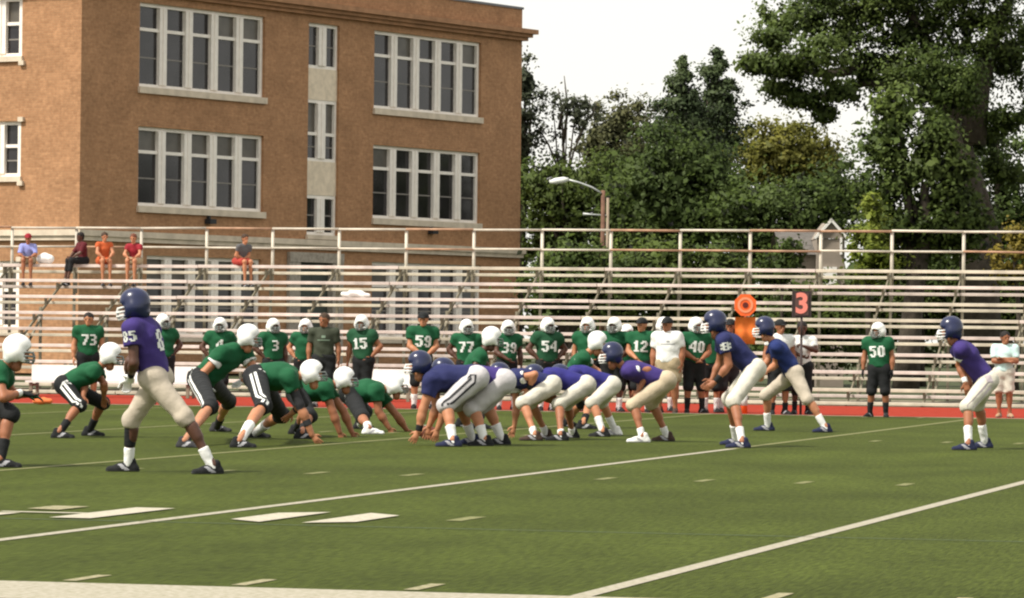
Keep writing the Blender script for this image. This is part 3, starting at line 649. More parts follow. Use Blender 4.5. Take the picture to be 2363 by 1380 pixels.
def shared(key, name, V, F, mats, smooth=True, slot=None):
    if key not in _shared:
        me = mesh(name, V, F, smooth)
        for q in mats: me.materials.append(q)
        if slot is not None: me.polygons.foreach_set('material_index', slot.astype(np.int32))
        _shared[key] = me
    return _shared[key]
SKIN = {'light': mat('skin_light', (.43, .185, .095), .55, noise=.10, nscale=14, spec=.35), 'tan': mat('skin_tan', (.30, .118, .058), .55, noise=.10, nscale=14, spec=.35), 'dark': mat('skin_dark', (.085, .036, .022), .5, noise=.12, nscale=14, spec=.4)}
COL = {'green': (.006, .078, .029), 'greend': (.010, .062, .026), 'navy': (.016, .020, .084), 'royal': (.022, .020, .150), 'purple': (.040, .024, .140), 'blue': (.013, .025, .115), 'navyd': (.014, .018, .050), 'black': (.010, .011, .012), 'charcoal': (.03, .03, .033),
       'white': (.72, .72, .70), 'cream': (.46, .40, .32), 'greywhite': (.50, .48, .49), 'khaki': (.34, .27, .17), 'mauve': (.40, .35, .37), 'olive': (.040, .047, .030), 'brownd': (.05, .03, .022), 'brown': (.14, .05, .03), 'crimson': (.25, .015, .025), 'orange': (.48, .10, .03), 'lavender': (.25, .28, .58), 'grey': (.10, .10, .105), 'teal': (.52, .70, .68), 'tanpants': (.47, .39, .275), 'offwhite': (.57, .54, .46), 'red': (.33, .04, .03), 'sandal': (.32, .20, .12), 'wine': (.09, .01, .015)}
def FAB(c): return fabric('cloth_'+c, COL[c])
HELM = {'white': mat('helmet_white', (.80, .80, .77), .28, spec=.5), 'blue': mat('helmet_navy', (.013, .018, .060), .26, spec=.5)}
MASKM = {'white': mat('mask_white', (.74, .74, .72), .4), 'grey': mat('mask_grey', (.16, .18, .17), .45), 'dark': mat('mask_dark', (.02, .035, .03), .45)}
HAIRM = {'black': mat('hair_black', (.014, .011, .010), .7, bump=.5, bscale=80), 'brown': mat('hair_brown', (.05, .028, .016), .7, bump=.5, bscale=80), 'red': mat('hair_auburn', (.13, .04, .02), .7, bump=.5, bscale=80)}
EYE = mat('eye_dark', (.02, .016, .014), .2); SOLE = mat('shoe_sole', (.06, .06, .065), .8); WSOLE = mat('shoe_sole_white', (.6, .6, .6), .8)
DIG = {'0': '01110 11011 11011 11011 11011 11011 01110', '1': '00110 01110 00110 00110 00110 00110 01111', '2': '01110 11011 00011 00110 01100 11000 11111', '3': '11110 00011 00011 01110 00011 00011 11110', '4': '00011 00111 01011 11011 11111 00011 00011',
       '5': '11111 11000 11110 00011 00011 11011 01110', '7': '11111 00011 00011 00110 00110 01100 01100', '8': '01110 11011 11011 01110 11011 11011 01110', '9': '01110 11011 11011 01111 00011 11011 01110', '6': '01110 11000 11110 11011 11011 11011 01110'}
NUMM = mat('number_white', (.70, .71, .68), .7)
def decal(bvh, org, nrm, up, w, h, text, name, m, parent, sub=3, off=.005, base=None):
    """flat lettering laid on the cloth: a fine grid of cells pressed onto the surface"""
    rows = [[] for _ in range(7)]
    for ci, ch in enumerate(text):
        for i, rr in enumerate(DIG[ch].split()): rows[i] += [int(q) for q in rr]+([0] if ci < len(text)-1 else [])
    g = np.kron(np.array(rows), np.ones((sub, sub), int)); ny, nx = g.shape
    nrm = n_(nrm); up = n_(np.asarray(up)-nrm*(np.asarray(up)@nrm)); rt = np.cross(up, nrm)
    vid = {}; vs = []; fs = []
    def vert(i, j):
        if (i, j) not in vid:
            p = np.asarray(org)+rt*((j/nx-.5)*w)+up*((.5-i/ny)*h)+nrm*.35
            hit = bvh.ray_cast(Vector(p), Vector(-nrm), .7)
            if hit[0] is None: vid[(i, j)] = -1
            else: vid[(i, j)] = len(vs); vs.append(np.array(hit[0])+nrm*off)
        return vid[(i, j)]
    for i in range(ny):
        for j in range(nx):
            if g[i, j]:
                q = [vert(i+1, j), vert(i+1, j+1), vert(i, j+1), vert(i, j)]
                if min(q) >= 0: fs.append(q)
    if fs: return link(name, mesh(name, vs, fs), m, parent)
def strip(bvh, pts, outs, w, name, m, parent, off=.006, shift=0.0):
    vs = []; fs = []; k = len(pts); last = None
    for i in range(k):
        ax = n_(pts[min(i+1, k-1)]-pts[max(i-1, 0)]); o = n_(outs[i]-ax*(outs[i]@ax)); sd = np.cross(ax, o)
        row = []
        for e in (-.5, .5):
            p = pts[i]+sd*(shift+e*w)+o*.35; hit = bvh.ray_cast(Vector(p), Vector(-o), .6)
            row.append(None if hit[0] is None else np.array(hit[0])+o*off)
        if row[0] is None or row[1] is None: last = None; continue
        a = len(vs); vs += row
        if last is not None: fs.append([last, last+1, a+1, a])
        last = a
    if fs: return link(name, mesh(name, vs, fs), m, parent)
def frameXYZ(y, x):
    y = n_(y); x = n_(np.asarray(x)-y*(np.asarray(x)@y)); return np.stack([x, y, np.cross(x, y)], 1)
def yawpitch(face, pitch):
    f = n_(np.array([face[0], face[1], 0])); y = f*math.cos(pitch)+np.array([0, 0, math.sin(pitch)]); x = np.cross(f, [0, 0, 1.]); return np.stack([x, y, np.cross(x, y)], 1)
def dirphi(phi): return math.cos(R(phi))*RT+math.sin(R(phi))*FW0
def person(J, label, s=.9, skin='light', jersey='green', pants='black', plen=1.12, pants2=None, helmet=None, mask='white', hat=None, hair=None, socks=('white', .45), shoe='black', shoe2=None, glove=None, gloveR=None, band=None, pads=True, bulk=1.0,
           num=None, sleeve=.5, sleeve_band=None, stripe=None, stripe_side='R', hands='relaxed', group=None, h=.0145, shorts=False, knee_sleeve=None, belt=None, cat='person', sleeve_num=None, headrot=0.0, hem=.02, arm_band=None):
    """J: joints in world metres (P pelvis, N neck base, H head centre, face, S/E/W shoulder elbow wrist, K/A/T knee ankle toe direction, each with L and R)"""
    base = J['base']; L = {k: (np.asarray(v, float)-base if k[0] in 'PNHSEWKAhG' and k not in ('headphi',) and not k.startswith('hd') else v) for k, v in J.items() if k != 'base' and not k.startswith('T') and k not in ('face', 'lat', 'lats', 'hp', 'chest')}
    face, lat, lats = J['face'], J['lat'], J['lats']     # lat points to the figure's left
    P, N, H = L['P'], L['N'], L['H']; t = n_(N-P); tl = np.linalg.norm(N-P)
    front = n_(np.cross(lats, t));
    if front@J['chest'] < 0: front = -front
    hip = {'L': P+lat*.088*s, 'R': P-lat*.088*s}
    b = bulk*s
    # ---- body
    f = Field(h, .03)
    f.cone(P+t*.06*s, N-t*.14*s, .105*b, .115*b, (lats, .80)); f.cone(N-t*.03*s, H-np.array([0, 0, .04*s]), .060*s, .056*s)
    f.cone(hip['L'], hip['R'], .098*b, .098*b)
    for q in 'LR':
        S, E, Wr, K, A = (L[x+q] for x in 'SEWKA'); sg = 1 if q == 'L' else -1
        f.cone(N-t*.05*s, S, .055*b, .055*b); f.cone(S, E, .061*b, .046*b); f.cone(E, E+(Wr-E)*.35, .044*b, .049*b); f.cone(E+(Wr-E)*.3, Wr, .048*b, .030*b)
        f.cone(hip[q], K, .090*b, .058*b); f.cone(K, A, .055*b, .038*s); c = K+(A-K)*.30
        bk = n_(np.cross(np.cross(A-K, face), A-K)+1e-6*front); bk = -bk if bk@face > 0 else bk
        f.cone(c+bk*.018*s-(A-K)*.08, c+bk*.016*s+(A-K)*.12, .060*b, .052*b); f.ball(A, .036*s); f.ball(K, .058*b)
    V, Fq = f.mesh(); vs, fs = [V], [Fq]; off = len(V)
    hr = yawpitch(J.get('hface', face), R(J.get('hp', 0)))
    hv, hf = TPL['head_low' if helmet else 'head']; vs.append(H+(hv*s)@hr.T); fs.append(hf+off); off += len(hv)
    hm_ = {}
    for q in 'LR':
        Wr, E = L['W'+q], L['E'+q]; y = n_(L['h'+q]-Wr) if 'h'+q in L else n_(Wr-E)
        sg = 1 if q == 'L' else -1; med = -lats*sg
        up_ = J.get('thumb', face); x = up_ if abs(n_(up_)@y) < .9 else med
        X = n_(x-y*(x@y)); Z = np.cross(X, y); Bm = np.stack([X, y, Z], 1)
        tv, tf = TPL[hands+('_low' if h > .0125 else '')]; tv = tv.copy()
        if (Z@med) > 0: tv[:, 2] *= -1; tf = tf[:, ::-1]
        hv = Wr+(tv*s*1.02)@Bm.T; hm_[q] = (Wr+(tv*s*1.10)@Bm.T, tf)
        g = glove if q == 'L' or gloveR is None else gloveR
        if not g: vs.append(hv); fs.append(tf+off); off += len(hv)
    root = link('person', mesh('person_body', np.concatenate(vs), np.concatenate(fs), True), SKIN[skin], None, base)
    thing(root, label, cat, group)
    ch = lambda name, VF, m: link(name, mesh(name, VF[0], VF[1], True), m, root)
    for q in 'LR':
        g = glove if q == 'L' or gloveR is None else gloveR
        if g: ch('glove', hm_[q], FAB(g))
    # ---- jersey
    f = Field(h, .035)
    if pads: f.cone(P+t*hem*s, N-t*.16*s, .140*b, .152*b, (lats, .76), ca=True); f.cone(N-t*.18*s, N-t*.06*s, .142*b, .112*b, (lats, .62))
    else: f.cone(P+t*hem*s, N-t*.17*s, .140*b, .140*b, (lats, .80), ca=True); f.cone(N-t*.17*s, N-t*.09*s, .122*b, .09*b, (lats, .74))
    f.cone(N-t*.04*s, N+t*.005*s, .078*s, .070*s, cb=True)
    for q in 'LR':
        S, E = L['S'+q], L['E'+q]; e = S+(E-S)*sleeve; pr = 1.0 if pads else .80
        f.cone(N-t*.045*s, S+n_(S-N)*.005, .095*b*pr, .100*b*pr); f.cone(S, e, .096*b*pr, (.084 if pads else .072)*b, cb=True)
    jv = f.mesh(.0072*s, 18); jo = ch('jersey' if pads else 'shirt', jv, FAB(jersey))
    bj = BVHTree.FromPolygons([Vector(v) for v in jv[0]], jv[1].tolist())
    if num: decal(bj, N-t*.24*s+front*.1*s if num[1] == 'chest' else N-t*.22*s, front if num[1] == 'chest' else -front, t, (.30 if len(num[0]) > 1 else .14)*s, .21*s, num[0], 'jersey_number', NUMM, jo)
    if sleeve_num:
        S, E = L['S'+sleeve_num[1]], L['E'+sleeve_num[1]]; o = lats*(1 if sleeve_num[1] == 'L' else -1)
        decal(bj, S+(E-S)*.22, o, n_(S-E), .14*s, .10*s, sleeve_num[0], 'sleeve_number', NUMM, jo)
    if sleeve_band:
        for q in 'LR':
            S, E = L['S'+q], L['E'+q]; f = Field(min(h, .012), .01); f.cone(S+(E-S)*(sleeve-.20), S+(E-S)*(sleeve+.01), .092*b, .091*b, ca=True, cb=True); link('sleeve_band', mesh('sleeve_band', *f.mesh(), True), FAB(sleeve_band), jo)
    # ---- pants
    f = Field(h, .035); r1, r2, r3 = (.126, .084, .074) if not shorts else (.128, .112, .105)
    f.cone(hip['L'], hip['R'], .122*b, .122*b); f.cone(P, P+t*.10*s, .126*b, .120*b, (lats, .78), cb=True)
    bk = -n_(face); bk = n_(bk-t*(bk@t)) if abs(bk@t) < .98 else bk
    for q in 'LR':
        K, A = L['K'+q], L['A'+q]; f.ball(hip[q]+bk*.03*s, .118*b)
        if shorts: f.cone(hip[q], hip[q]+(K-hip[q])*plen, r1*b, r3*b, cb=True)
        else:
            f.cone(hip[q], K, r1*b, r2*b)
            if plen > 1: f.cone(K, K+(A-K)*(plen-1)*1.0, r2*b, r3*b, cb=True); f.ball(K+n_(face)*.012*s, .080*b)
    pv = f.mesh(.0032 if not shorts else .007, 20); po = ch('pants' if not shorts else 'shorts', pv, FAB(pants))
    if stripe:
        bp = BVHTree.FromPolygons([Vector(v) for v in pv[0]], pv[1].tolist())
        sd = lat*(1 if stripe_side == 'L' else -1); K, A = L['K'+stripe_side], L['A'+stripe_side]; hp_ = hip[stripe_side]
        pts = [P+t*.08*s+sd*.1*s]+[hp_+(K-hp_)*u for u in np.linspace(.08, 1.0, 9)]+[K+(A-K)*(plen-1)*u for u in (.4, .85)]
        for shf in stripe[1]: strip(bp, [np.asarray(q) for q in pts], [sd]*len(pts), stripe[2]*s, 'stripe', FAB(stripe[0]) if stripe[0] != 'white' else NUMM, po, shift=shf*s)
    if belt:
        f = Field(.012, .01); f.cone(P+t*.055*s, P+t*.095*s, .138*b, .136*b, (lats, .78), ca=True, cb=True); link('belt', mesh('belt', *f.mesh(), True), FAB(belt), po)
    # ---- socks, shoes, bands
    for q in 'LR':
        K, A = L['K'+q], L['A'+q]; td = n_(np.array([*J['T'+q][:2], 0]))
        if socks:
            f = Field(min(h, .012), .02); top = A+(K-A)*socks[1]; f.cone(A-np.array([0, 0, .03*s]), top, .046*s, (.046+.016*min(1, socks[1]*1.6))*b, cb=True); ch('sock', f.mesh(.002, 40), FAB(socks[0]))
        tv, tf = TPL['shoe']; sc = shoe if q == 'L' or shoe2 is None else shoe2
        cz = tv[tf].mean(1)[:, 2]; me = shared(('shoe', sc, s), 'shoe', tv*s*1.0, tf, [FAB(sc), SOLE if sc not in ('white',) else WSOLE, mat('shoe_panel', (.30, .30, .32), .6)], True, np.where(cz < .018, 1, np.where((np.abs(tv[tf].mean(1)[:, 0]) > .030) & (np.abs(tv[tf].mean(1)[:, 1]-.03-(cz-.03)*1.2) < .026), 2, 0)))
        o = link('shoe', me, None, root); X = np.cross(td, [0, 0, 1.]); rz = math.atan2(td[1], td[0])-math.pi/2; o.rotation_euler = (J.get('fp', 0), 0, rz); o.location = A-np.array([0, 0, J.get('ah', .085)*s])
        if knee_sleeve == q:
            f = Field(.012, .02); f.cone(K+(A-K)*.12, K+(A-K)*.62, .066*b, .056*b, ca=True, cb=True); ch('calf_sleeve', f.mesh(), FAB('black'))
        if band and q in band[1]:
            Wr, E = L['W'+q], L['E'+q]; f = Field(.010, .005); f.cone(Wr+(E-Wr)*.02, Wr+(E-Wr)*(.30 if len(band) < 3 else band[2]), .036*b, .040*b, ca=True, cb=True); ch('wristband', f.mesh(), FAB(band[0]))
        if arm_band and q in arm_band[1]:
            S, E, Wr = L['S'+q], L['E'+q], L['W'+q]; f = Field(.011, .02); f.cone(S, E, .058*b, .049*b); f.cone(E, E+(Wr-E)*arm_band[2], .048*b, .042*b, cb=True); ch('arm_sleeve', f.mesh(), FAB(arm_band[0]))
    # ---- head gear
    def wear(key, name, VF, mats, par=root, sc=1.0):
        o = link(name, shared((key, s, sc), name, VF[0]*s*sc, VF[1], mats), None, par)
        if par is root:
            mm = Matrix([[*hr[i], 0] for i in range(3)]+[[0, 0, 0, 1]]); o.rotation_euler = mm.to_euler(); o.location = H
        return o
    if helmet:
        ho = wear(('helmet', helmet), 'helmet', TPL['helmet'], [HELM[helmet]], sc=1.0)
        mk = _shared.get(('mask', mask, s))
        if mk is None:
            mk = mesh('face_mask', np.array(MASK.v)*s*1.02, MASK.f, True); mk.materials.append(MASKM[mask]); _shared[('mask', mask, s)] = mk
        link('face_mask', mk, None, ho)
        cs = _shared.get(('strap', s))
        if cs is None:
            q_ = MB()
            for sx in (-1, 1): q_.tube([np.array([sx*.112, .03, .0]), np.array([sx*.098, .055, -.06]), np.array([sx*.03, .095, -.108])], [.007, .007, .012], 5)
            q_.tube([np.array([-.035, .095, -.108]), np.array([0, .105, -.112]), np.array([.035, .095, -.108])], .017, 6)
            cs = mesh('chin_strap', np.array(q_.v)*s, q_.f, True); cs.materials.append(MASKM['white']); _shared[('strap', s)] = cs
        link('chin_strap', cs, None, ho)
    else:
        if hair: wear(('hair', hair), 'hair', TPL['hair'], [HAIRM[hair]])
        if hat: wear(('cap', hat), 'cap', TPL['cap'], [FAB(hat)], sc=1.03)
        for sx in (-1, 1):
            e = wear('eye', 'eye', (TPL_EYE[0], TPL_EYE[1]), [EYE]); e.location = H+hr@np.array([sx*.036, .091, .008])*s
    return root
_bm = bmesh.new(); bmesh.ops.create_uvsphere(_bm, u_segments=8, v_segments=6, radius=.012)
TPL_EYE = (np.array([v_.co[:] for v_ in _bm.verts]), [[v_.index for v_ in q.verts] for q in _bm.faces]); _bm.free()

# ------------------------------------------------------------------ posing from the photograph: each joint lies on its line of sight, at the depth that keeps the bones their length
def on_line(px, d): return atd(px[0], px[1], d)
def solve2(pxm, a, c, l1, l2, pref=None, wp=.15, rng_=.5):
    ds = np.linspace(min(depth(a), depth(c))-rng_, max(depth(a), depth(c))+rng_, 90); best = None
    for d in ds:
        p = on_line(pxm, d); e = (np.linalg.norm(p-a)-l1)**2+(np.linalg.norm(p-c)-l2)**2
        if pref is not None: e += wp*max(0, .06-((p-(a+c)/2)@pref))**2
        if best is None or e < best[0]: best = (e, p)
    return best[1]
def solve_arm(pe, pw, S, l1, l2, wz, s):
    best = None; d0 = depth(S)
    for dw in np.linspace(d0-.5, d0+.5, 26):
        w = on_line(pw, dw)
        for de in np.linspace(d0-.32, d0+.32, 22):
            e = on_line(pe, de); c = (np.linalg.norm(e-S)-l1)**2+(np.linalg.norm(w-e)-l2)**2+.03*(dw-d0-wz)**2+.004*(de-d0)**2
            if best is None or c < best[0]: best = (c, e, w)
    return best[1], best[2]
def pose(phi, feet, toes, knees, P, N, H, el, wr, s=.9, dz=0, tdz=0, hdz=0, hp=0, hphi=None, latphi=None, wz=(0, 0), hand=None, sw=.205, sdrop=.03, psi=None, hipdepth=None):
    """feet, knees, el, wr: {'L': pixel, 'R': pixel}"""
    face = dirphi(phi); lat = np.array([-face[1], face[0], 0]); J = {'face': face, 'lat': lat}
    J['lats'] = lat if latphi is None else (lambda q: np.array([-q[1], q[0], 0]))(dirphi(latphi))
    A = {}
    for q in 'LR':
        g = ground(*feet[q]); td = dirphi(toes[q]); J['T'+q] = td; A[q] = g-td*.05*s+np.array([0, 0, .085*s])
    d0 = hipdepth if hipdepth else (depth(A['L'])+depth(A['R']))/2+dz
    J['P'] = on_line(P, d0); J['N'] = on_line(N, d0+tdz); J['H'] = on_line(H, d0+tdz+hdz); J['hp'] = hp
    J['hface'] = dirphi(hphi if hphi is not None else phi); J['chest'] = face-np.array([0, 0, .6])
    t = n_(J['N']-J['P'])
    for q in 'LR':
        sg = 1 if q == 'L' else -1; hip = J['P']+lat*sg*.088*s
        J['A'+q] = A[q]; J['K'+q] = solve2(knees[q], hip, A[q], .44*s, .42*s, lat*sg)
        S = J['N']-t*.045*s+J['lats']*sg*sw*s-np.array([0, 0, sdrop*s]); J['S'+q] = S
        J['E'+q], J['W'+q] = solve_arm(el[q], wr[q], S, .30*s, .255*s, wz[0] if q == 'L' else wz[1], s)
        if hand and q in hand: J['h'+q] = on_line(hand[q], depth(J['W'+q]))
    J['base'] = np.array([*((A['L']+A['R'])/2)[:2], 0.0])
    return J
def stand(px, y_head, Y, phi=-90, arms='down', feet=.13, lean=0, armsR=None, hip_shift=0, hp=0, hphi=None, toe=15, helm=True):
    """an upright figure at distance Y across the field whose head top meets the picture at (px, y_head)"""
    top = onY(px, y_head, Y); s = top[2]/(1.845 if helm else 1.80); face = dirphi(phi); lat = np.array([-face[1], face[0], 0])
    b = np.array([top[0], top[1], 0.0]); J = {'base': b.copy(), 'face': face, 'lat': lat, 'lats': lat, 'hp': hp, 'chest': face, 'hface': dirphi(hphi if hphi is not None else phi)}
    J['P'] = b+lat*hip_shift*s+UPZ*.93*s; J['N'] = b+UPZ*1.50*s+face*lean*s; J['H'] = J['N']+UPZ*.155*s+face*.035*s
    for q in 'LR':
        sg = 1 if q == 'L' else -1; A = b+lat*sg*feet*s+UPZ*.085*s-face*.03*s; J['A'+q] = A
        ta = math.atan2(face[1], face[0])+sg*R(toe); J['T'+q] = np.array([math.cos(ta), math.sin(ta), 0])
        J['K'+q] = (A+J['P']+lat*sg*.088*s)/2+face*.035*s+lat*sg*.01*s-UPZ*.01; S = J['N']+lat*sg*.205*s-UPZ*.065*s; J['S'+q] = S
        a = arms if q == 'L' or armsR is None else armsR
        if a == 'down': E = S+np.array([0, 0, -.285*s])+lat*sg*.07*s-face*.02*s; Wp = E+np.array([0, 0, -.245*s])+face*.05*s+lat*sg*.01*s
        elif a == 'hips': E = S+lat*sg*.17*s-UPZ*.23*s-face*.06*s; Wp = J['P']+lat*sg*.17*s+UPZ*.06*s+face*.04*s; J['h'+q] = Wp-lat*sg*.05*s+face*.05*s-UPZ*.04*s
        elif a == 'cross': E = S+lat*sg*.03*s-UPZ*.26*s+face*.09*s; Wp = b+UPZ*(1.20+.03*sg)*s-lat*sg*.06*s+face*.21*s; J['h'+q] = Wp-lat*sg*.1*s+face*.0*s
        elif a == 'front': E = S+lat*sg*.05*s-UPZ*.27*s+face*.05*s; Wp = b+UPZ*1.02*s+lat*sg*.06*s+face*.22*s
        elif a == 'pole': E = S+lat*sg*.06*s-UPZ*.20*s+face*.12*s; Wp = b+UPZ*(1.22+.1*sg)*s+face*.30*s
        J['E'+q], J['W'+q] = E, Wp
    return J, s
# LOADED PEOPLE
GO, GD, GS, GC, GB = 'offense players in blue on the field', 'defense players in green on the field', 'green team people on the far sideline', 'sideline crew and coaches', 'spectators on the top bench'
PXY = lambda L, R: {'L': L, 'R': R}
BLK = dict(jersey='green', pants='black', helmet='white', mask='grey', group=GD)
STR = dict(stripe=('white', (-.031, .031), .034), stripe_side='R')
# ---- offense, facing left in the photograph
person(pose(160, PXY((480, 1094), (284, 1088)), PXY(205, 182), PXY((426, 962), (304, 968)), (358, 872), (324, 742), (309, 705), PXY((309, 838), (300, 835)), PXY((302, 868), (296, 876)), s=.95, hp=-4, hphi=175),
       'standing player in purple jersey and dirty cream pants nearest the camera, black calf sleeve', s=.95, skin='dark', jersey='purple', pants='cream', plen=1.16, helmet='blue', mask='white', socks=('white', .36), shoe='black', glove='white', band=('black', 'LR', .3), num=('8', 'back'), sleeve_num=('85', 'L'), knee_sleeve='R', group=GO, h=.012, hands='fist')
person(pose(180, PXY((1036, 1031), (1082, 1026)), PXY(182, 175), PXY((1028, 936), (1058, 932)), (1098, 872), (990, 874), (966, 840), PXY((976, 946), (1008, 940)), PXY((966, 996), (990, 984)), s=.95, hand=PXY((950, 1022), (986, 1002)), hp=4),
       'navy lineman bent over the ball, both hands down, grey pants with dark side stripe', s=.95, skin='light', jersey='navy', pants='greywhite', helmet='blue', mask='white', socks=('white', .40), shoe='navyd', band=('black', 'L', .32), stripe=('charcoal', (-.036, .036), .026), stripe_side='L', group=GO, bulk=1.16, hands='flat', h=.013)
person(pose(180, PXY((1110, 1029), (1150, 1026)), PXY(182, 178), PXY((1090, 944), (1120, 936)), (1160, 880), (1058, 872), (1020, 856), PXY((1030, 940), (1062, 940)), PXY((1010, 990), (1082, 940)), s=.95, hand={'L': (1001, 1020)}, hp=4),
       'lineman in stance right behind the ball snapper, plain white pants, head hidden', s=.95, skin='light', jersey='purple', pants='greywhite', helmet='blue', mask='white', socks=('white', .42), shoe='black', sleeve_band='white', group=GO, bulk=1.18, hands='flat', h=.013)
person(pose(180, PXY((1226, 1017), (1252, 1012)), PXY(185, 180), PXY((1206, 930), (1224, 930)), (1274, 890), (1180, 868), (1150, 864), PXY((1234, 864), (1192, 938)), PXY((1219, 898), (1187, 984)), s=.9, hand={'R': (1178, 1010)}, hp=4),
       'navy lineman with white sleeve band, elbow back and brown shoes', s=.9, skin='light', jersey='navy', pants='offwhite', helmet='blue', mask='white', socks=('white', .22), shoe='brownd', sleeve_band='white', band=('black', 'L', .5), group=GO, hands='flat', h=.0135)
person(pose(180, PXY((1286, 1017), (1312, 1011)), PXY(182, 178), PXY((1289, 933), (1308, 932)), (1353, 890), (1258, 866), (1230, 868), PXY((1268, 908), (1256, 915)), PXY((1288, 928), (1278, 930)), s=.9, hp=4),
       'royal blue lineman in stance, third from the right of the blue line', s=.9, skin='tan', jersey='royal', pants='offwhite', helmet='blue', mask='white', socks=('white', .15), shoe='black', group=GO, h=.014)
person(pose(180, PXY((1384, 1008), (1412, 1004)), PXY(182, 175), PXY((1366, 930), (1388, 930)), (1412, 890), (1318, 858), (1290, 866), PXY((1335, 902), (1322, 902)), PXY((1360, 924), (1352, 922)), s=.88, hp=4),
       'royal blue player in stance with tall white socks and white shoes', s=.88, skin='light', jersey='royal', pants='offwhite', helmet='blue', mask='white', socks=('white', .5), shoe='black', shoe2='white', group=GO, h=.014)
person(pose(180, PXY((1474, 1021), (1531, 1018)), PXY(182, 178), PXY((1461, 935), (1504, 932)), (1538, 880), (1442, 850), (1411, 817), PXY((1496, 854), (1482, 872)), PXY((1474, 902), (1472, 908)), s=.9, hp=2),
       'crouched blue player with purple shoulders and helmet in profile, standing before the white shirted coach', s=.9, skin='tan', jersey='purple', pants='tanpants', helmet='blue', mask='white', socks=('white', .26), shoe='white', shoe2='brownd', sleeve_band='white', group=GO, h=.014)
person(pose(180, PXY((1704, 1034), (1690, 1027)), PXY(184, 182), PXY((1692, 926), (1682, 920)), (1742, 852), (1664, 776), (1648, 745), PXY((1682, 842), (1660, 838)), PXY((1650, 882), (1642, 878)), s=.93, hand=PXY((1632, 896), (1630, 888)), hp=0),
       'quarterback in navy with both hands held out, waiting for the snap', s=.93, skin='tan', jersey='navy', pants='offwhite', plen=1.14, helmet='blue', mask='white', socks=('white', .34), shoe='navyd', sleeve_num=('8', 'L'), band=('black', 'L', .4), group=GO, h=.0125)
person(pose(180, PXY((1898, 998), (1764, 994)), PXY(200, 185), PXY((1864, 922), (1768, 912)), (1832, 862), (1786, 792), (1763, 756), PXY((1790, 842), (1768, 838)), PXY((1768, 858), (1760, 862)), s=.93, hp=0),
       'blue running back in wide stride right of the quarterback, back leg stretched', s=.93, skin='light', jersey='blue', pants='cream', plen=1.1, helmet='blue', mask='white', socks=('white', .42), shoe='navyd', group=GO, h=.014)
person(pose(180, PXY((2226, 1039), (2264, 1034)), PXY(184, 182), PXY((2232, 938), (2257, 934)), (2278, 880), (2211, 796), (2193, 760), PXY((2214, 842), (2226, 846)), PXY((2228, 884), (2240, 888)), s=.93, hand=PXY((2234, 908), (2244, 908)), hp=0),
       'player in purple with hands on knees at the far right of the field', s=.93, skin='tan', jersey='purple', pants='offwhite', plen=1.12, helmet='blue', mask='white', socks=('white', .46), shoe='navyd', sleeve_band='white', band=('white', 'L', .3), stripe=('mauve', (-.03,), .085), stripe_side='L', group=GO, h=.0125)
# ---- defense, facing right
person(pose(0, PXY((-14, 1072), (12, 1079)), PXY(5, 0), PXY((16, 950), (24, 957)), (-46, 908), (8, 848), (42, 809), PXY((28, 908), (8, 918)), PXY((62, 912), (50, 905)), s=.93, hand=PXY((80, 915), (72, 912)), hp=0),
       'green player cut off by the left edge of the photo, dark gloves', s=.93, skin='tan', socks=('black', .45), shoe='black', glove='greend', gloveR='black', band=('white', 'R', .28), **BLK)
person(pose(0, PXY((214, 1006), (144, 1011)), PXY(-5, -5), PXY((238, 930), (184, 936)), (150, 890), (226, 850), (257, 819), PXY((240, 886), (196, 886)), PXY((240, 918), (192, 916)), s=.9, hp=0),
       'crouched green player in front of number 73, striped pants and black socks', s=.9, skin='tan', socks=('black', .42), shoe='black', **BLK, **STR)
person(pose(-40, PXY((508, 996), (434, 1033)), PXY(-10, -20), PXY((528, 926), (486, 938)), (468, 874), (545, 806), (575, 777), PXY((592, 858), (468, 862)), PXY((560, 878), (478, 892)), s=.92, hand={'R': (487, 918)}, hphi=-5, hp=0),
       'bent green defender turning to the camera, white gloved hand hanging, left of the line', s=.92, skin='light', socks=('black', .3), shoe='charcoal', glove='white', sleeve_band='white', bulk=1.12, **BLK, **STR)
person(pose(0, PXY((596, 1010), (560, 1033)), PXY(0, 0), PXY((650, 958), (608, 936)), (592, 870), (676, 866), (722, 860), PXY((702, 930), (692, 934)), PXY((672, 955), (720, 1004)), s=.93, hand={'R': (734, 1020)}, hp=12),
       'green lineman with long black sleeves, one hand on the turf', s=.93, skin='light', socks=('white', .45), shoe='black', arm_band=('charcoal', 'LR', .7), bulk=1.2, hands='flat', h=.013, **BLK, **STR)
person(pose(0, PXY((690, 1002), (704, 1013)), PXY(0, 0), PXY((708, 952), (714, 960)), (686, 908), (758, 890), (797, 874), PXY((792, 948), (768, 950)), PXY((812, 998), (784, 998)), s=.9, hand=PXY((822, 1016), (789, 1018)), hp=10),
       'green lineman with both bare arms straight down to the turf', s=.9, skin='tan', socks=('black', .4), shoe='black', hands='flat', bulk=1.18, h=.0135, **BLK)
person(pose(0, PXY((860, 1002), (838, 990)), PXY(0, 0), PXY((836, 962), (842, 950)), (808, 908), (876, 898), (914, 889), PXY((918, 962), (874, 950)), PXY((938, 992), (898, 988)), s=.9, hand=PXY((947, 1008), (905, 1002)), hp=10),
       'green lineman whose helmet almost touches the ball snapper', s=.9, skin='tan', socks=('white', .3), shoe='white', shoe2='black', hands='flat', bulk=1.18, h=.0135, **BLK, **STR)
person(pose(0, PXY((1112, 990), (1072, 985)), PXY(0, 0), PXY((1122, 930), (1098, 930)), (1078, 870), (1112, 812), (1136, 779), PXY((1130, 855), (1090, 858)), PXY((1140, 885), (1112, 884)), s=.92, hp=0),
       'green linebacker standing up behind the line, between numbers 77 and 39', s=.92, skin='dark', socks=('black', .4), shoe='black', **BLK)
